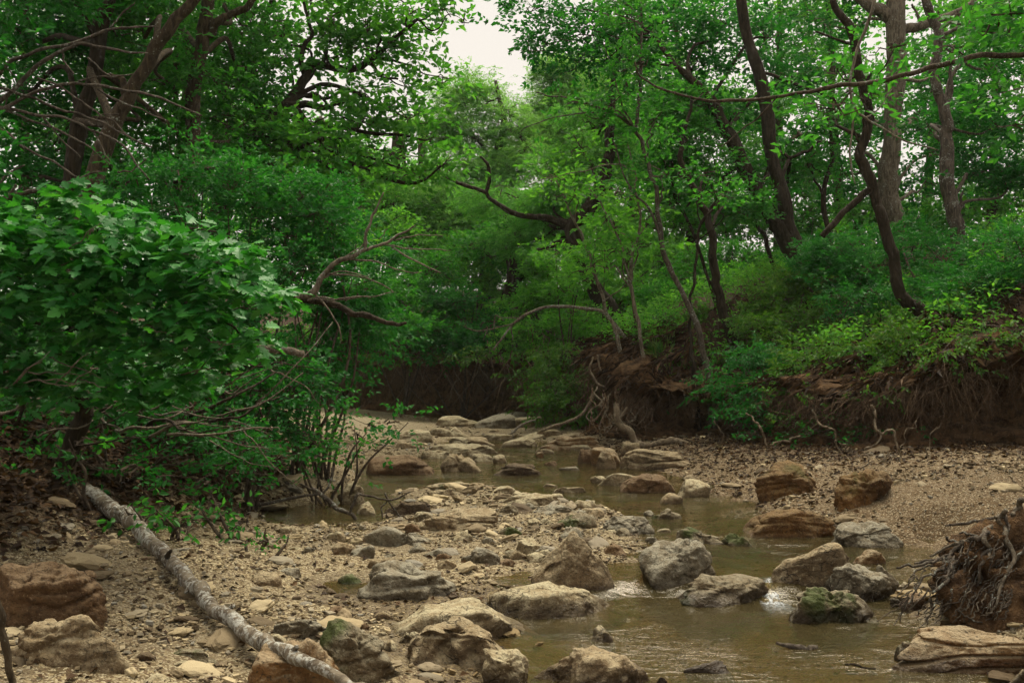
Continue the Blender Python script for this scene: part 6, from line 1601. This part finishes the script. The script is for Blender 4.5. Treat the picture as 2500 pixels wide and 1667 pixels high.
CHIP = (unit(np.array([[x_, y_, z_] for z_ in (-1, 1) for y_ in (-1, 1) for x_ in (-1, 1)], float)) * 1.12,
        np.array([[0, 2, 3], [0, 3, 1], [4, 5, 7], [4, 7, 6], [0, 1, 5], [0, 5, 4], [2, 6, 7], [2, 7, 3], [0, 4, 6], [0, 6, 2], [1, 3, 7], [1, 7, 5]]))
def stones_arrays(x, y, size, r, sub=1, sink=.25):
    v, f = ICO[sub] if sub > 1 else CHIP
    k = len(x)
    z = ground(x, y)
    dims = np.column_stack([size * r.uniform(.8, 1.5, k), size * r.uniform(.6, 1.1, k), size * r.uniform(.22, .6, k)]) * .5
    jit = 1 + r.uniform(-.28, .28, (k, len(v), 1)) if sub == 1 else 1 + .30 * np.stack([vnoise(v * 1.7 + 9.0 * r.uniform(0, 50), 7 + j) for j in range(k)])[..., None]
    w = v[None] * jit * dims[:, None, :]
    th = r.uniform(0, 2 * np.pi, k); ti = r.normal(size=k) * .25
    c_, s_ = np.cos(ti)[:, None], np.sin(ti)[:, None]
    w = np.stack([w[..., 0] * c_ - w[..., 2] * s_, w[..., 1], w[..., 0] * s_ + w[..., 2] * c_], -1)
    c_, s_ = np.cos(th)[:, None], np.sin(th)[:, None]
    w = np.stack([w[..., 0] * c_ - w[..., 1] * s_, w[..., 0] * s_ + w[..., 1] * c_, w[..., 2]], -1)
    cen = np.column_stack([x, y, z + dims[:, 2] * (1 - 2 * sink) + .004])
    return cen, w, f

def shingle():
    r = np.random.default_rng(31)
    X, Y = [], []
    for n, a, b, yp in ((70000, 3.5, 9.5, 1.25), (26000, 9.0, 16.0, 1.0), (9000, 15, 24, 1.0)):
        x, y = scatter_pts(n, -4.5, 5.5, a, b, r, yp)
        X.append(x); Y.append(y)
    x, y = np.concatenate(X), np.concatenate(Y)
    z, sr, sl = ground(x, y, True)
    wl_ = wlevel(x, y)
    q = np.column_stack([x, y, 0 * x])
    dens = 0.55 + 0.65 * vnoise(q * 1.7, 81) + .3 * vnoise(q * 5, 82)
    right = (x > 1.3) & (y > 6.7)
    far = sstep(16, 20, y) * (x < -1.5)
    p = dens * np.where(right, .5, 1.0) * np.where(far > .5, .25, 1) * np.where(z < wl_ - .01, .22, 1.0) * np.where(sl > .1, np.exp(-sl * 2.2), 1) * (sr < .3)
    ok = (r.uniform(size=len(x)) < p) & not_on_rocks(x, y)
    x, y = x[ok], y[ok]
    s = np.clip(np.exp(r.normal(-4.05, .48, len(x))), .008, .06) * np.where(y > 9, 1.35, 1.0) * np.where(y > 15, 1.4, 1)
    cen, w, f = stones_arrays(x, y, s, r)
    mb = MB(); k = len(x); m_ = w.shape[1]
    mb.add((cen[:, None] + w).reshape(-1, 3), (f[None] + (np.arange(k) * m_)[:, None, None]).reshape(-1, 3))
    o = mb.build("gravel", M['shingle'], smooth=False)
    tag(o, "loose flaky shingle covering the creek bar", "gravel", kind="stuff")
    print("PEBBLES", k)
    # the cobbles that can be told apart
    meshes = []
    for q_ in range(9):
        cen, w, f = stones_arrays(np.array([0.]), np.array([6.]), np.array([1.]), r, 3, .5)
        v = w[0]; v = v * (1 + .09 * fbm(v * 6.0 + q_, q_, 4))[:, None]
        mb = MB(); mb.add(v, f); meshes.append(mb.mesh("stone", M['shingle'], smooth=False))
    x, y = scatter_pts(2600, -3.5, 4.6, 3.7, 12.5, r, 1.1)
    z, sr, sl = ground(x, y, True)
    ok = not_on_rocks(x, y) & (sr < -.1) & (sl < .35) & (z > wlevel(x, y) - .03)
    right = (x > 1.3) & (y > 6.7)
    ok &= r.uniform(size=len(x)) < np.where(right, .25, .8)
    x, y, z = x[ok][:300], y[ok][:300], z[ok][:300]
    for i in range(len(x)):
        s = float(np.clip(np.exp(r.normal(-2.4, .42)), .05, .2)) * (1.0 if y[i] < 9 else 1.2)
        o = bpy.data.objects.new("stone", meshes[i % 9]); COL.objects.link(o)
        o.location = (x[i], y[i], z[i] + s * .06); o.scale = (s, s, s * r.uniform(.8, 1.2)); o.rotation_euler = (r.normal() * .15, r.normal() * .15, r.uniform(0, 6.28))
        tag(o, "loose pale cobble lying among the shingle of the creek bar", "stone", "loose cobbles on the creek bar")
shingle()

def litter():
    r = np.random.default_rng(41)
    mb = MB()
    def drop(x, y, L0, L1, lift=.012):
        z = ground(x, y); k = len(x)
        b = np.column_stack([x, y, z + r.uniform(.002, lift, k)])
        th = r.uniform(0, 6.28, k)
        a = np.column_stack([np.cos(th), np.sin(th), r.normal(size=k) * .25])
        n = np.array([0, 0, 1.]) + r.normal(size=(k, 3)) * .4
        L = r.uniform(L0, L1, k)
        leaf_faces(mb, b, a, n, L, L * r.uniform(.45, .85, k), 'dia', 0, droop=.2, fold=.2)
    x, y = scatter_pts(60000, -6.5, -1.6, 4, 14, r)
    _, sr, sl = ground(x, y, True)
    ok = r.uniform(size=len(x)) < sstep(-.35, .6, sl) * .9
    drop(x[ok], y[ok], .035, .09, .03)
    x, y = scatter_pts(46000, 1.2, 8.5, 9, 19, r)
    _, sr, sl = ground(x, y, True)
    ok = r.uniform(size=len(x)) < np.where(sr < 0.1, .22 + sstep(-2.2, -.1, sr) * .6, .5 * (sr > .5))
    drop(x[ok], y[ok], .03, .07, .02)
    x, y = scatter_pts(9000, -2.4, 3, 4, 12, r)
    z = ground(x, y); ok = (z > wlevel(x, y)) & (r.uniform(size=len(x)) < .35)
    drop(x[ok], y[ok], .025, .06)
    # over the lip of the bank
    k = 9000
    i = r.choice(np.where((RBd[:, 1] > 10) & (RBd[:, 0] > -8) & (RBd[:, 0] < 7.6))[0], k)
    s = r.uniform(-.05, .75, k)
    b = np.column_stack([RBd[i, 0] + RBn[i, 0] * s, RBd[i, 1] + RBn[i, 1] * s, RBd[i, 2] + .4 * np.maximum(s, 0) + r.uniform(.02, .07, k)])
    th = r.uniform(0, 6.28, k); L = r.uniform(.03, .08, k)
    leaf_faces(mb, b, np.column_stack([np.cos(th), np.sin(th), r.normal(size=k) * .5 - .2]), np.array([0, 0, 1.]) + r.normal(size=(k, 3)) * .5, L, L * .45)
    # straw, dead stems and fine roots matted over the lip
    k = 9000
    i = r.choice(np.where((RBd[:, 1] > 10) & (RBd[:, 0] > -8) & (RBd[:, 0] < 7.6))[0], k)
    s = r.uniform(-.12, 1.5, k)
    b = np.column_stack([RBd[i, 0] + RBn[i, 0] * s, RBd[i, 1] + RBn[i, 1] * s, RBd[i, 2] + .4 * np.maximum(s, 0) + r.uniform(.0, .10, k)])
    a = np.column_stack([-RBn[i] + r.normal(size=(k, 2)) * .8, r.normal(size=k) * .3 - .35])
    L = r.uniform(.10, .32, k)
    leaf_faces(mb, b, a, np.array([0, 0, 1.]) + r.normal(size=(k, 3)) * .5, L, r.uniform(.006, .014, k), 'dia', droop=.3)
    o = mb.build("leaf_litter", M['litter'], smooth=False)
    tag(o, "brown leaf litter strewn over the banks", "leaf litter", kind="stuff")
litter()

def undergrowth():
    r = np.random.default_rng(51)
    mb = MB()
    x, y = scatter_pts(30000, -9, 14, 10, 30, r)
    z, sr, sl = ground(x, y, True)
    q = np.column_stack([x, y, 0 * x])
    bare = np.exp(-(((x - 2.75) / 1.0) ** 2 + ((y - 16.4) / 1.0) ** 2))
    p = (0.55 + .7 * vnoise(q * .9, 91)) * ((sr > .55) | (sl > 1.2)) * (1 - bare * 1.1)
    ok = r.uniform(size=len(x)) < p
    x, y, z = x[ok], y[ok], z[ok]
    m_ = 7; k = len(x)
    h = r.uniform(.05, .42, k)
    o = np.column_stack([x, y, z + h])
    b = o[:, None] + r.normal(size=(k, m_, 3)) * np.array([.11, .11, .07])
    a = r.normal(size=b.shape) * np.array([1, 1, .4])
    n = np.array([0, 0, .9]) + r.normal(size=b.shape) * .45
    L = r.uniform(.05, .11, (k, m_))
    leaf_faces(mb, b.reshape(-1, 3), a.reshape(-1, 3), n.reshape(-1, 3), L.ravel(), L.ravel() * .5)
    foot = np.column_stack([x, y, z - .02])
    thin_tubes(mb, foot[::2], o[::2], .004, .002, 1, .1, r, True)
    ob = mb.build("undergrowth", [M['leaf_bright'], M['twig']], smooth=False)
    tag(ob, "low leafy undergrowth carpeting the wooded banks", "undergrowth", kind="stuff")
    # grass on the promontory and over its edge
    mb = MB()
    C = [(1465,890,16.9,40),(1500,860,17.2,50),(1540,900,16.8,50),(1480,930,16.6,40),(1600,850,17.6,60),(1650,830,18,70),(1690,850,18,50),(1560,950,16.2,30),(1470,850,17.4,50),(1590,930,16.6,20),(2280,790,13.6,60),(2330,800,13.2,50),(1520,820,18,60)]
    for px, py, D, w in C:
        k = 420
        c = P(px, py, D); s = w / FPX * D
        x = c[0] + r.normal(size=k) * s * .7; y = c[1] + r.normal(size=k) * .45
        z = ground(x, y)
        tuft = r.integers(0, 24, k); tx, ty = r.normal(size=24) * s * .7, r.normal(size=24) * .45
        x = c[0] + tx[tuft] + r.normal(size=k) * .05; y = c[1] + ty[tuft] + r.normal(size=k) * .05; z = ground(x, y)
        keep = ground(x, y, True)[1] > .55
        x, y, z, k = x[keep], y[keep], z[keep], int(keep.sum())
        if k == 0: continue
        a = np.column_stack([r.normal(size=k) * .6, r.normal(size=k) * .6 - .25, np.ones(k)])
        L = r.uniform(.08, .26, k)
        leaf_faces(mb, np.column_stack([x, y, z]), a, r.normal(size=(k, 3)), L, .007, 'dia', droop=.35, fold=.1)
    ob = mb.build("grass", M['grass'], smooth=False)
    tag(ob, "tufts of grass on the promontory and along the lip", "grass", kind="stuff")
undergrowth()
tri = sum(len(p.vertices) - 2 for me in bpy.data.meshes for p in me.polygons) if False else sum(len(me.loops) - 2 * len(me.polygons) for me in bpy.data.meshes)
print("TRIANGLES", tri, "OBJECTS", len(bpy.data.objects))
# ================================================================== damp air
def haze_box(density):
    lo, hi = np.array([-112, -62, -1.5]), np.array([112, 142, 14.5])
    v = np.array([[x, y, z] for z in (lo[2], hi[2]) for y in (lo[1], hi[1]) for x in (lo[0], hi[0])])
    f = np.array([[0, 2, 3, 1], [4, 5, 7, 6], [0, 1, 5, 4], [2, 6, 7, 3], [0, 4, 6, 2], [1, 3, 7, 5]])
    m, nt, out = new_mat("haze_air")
    vol = nt.nodes.new("ShaderNodeVolumePrincipled")
    vol.inputs["Color"].default_value = (0.92, 0.96, 0.95, 1)
    vol.inputs["Density"].default_value = density
    nt.links.new(vol.outputs[0], out.inputs["Volume"])
    mb = MB(); mb.add(v, f)
    o = mb.build("haze", m, smooth=False)
    tag(o, "thin damp air between the trees", "haze", kind="stuff")
haze_box(0.00042)
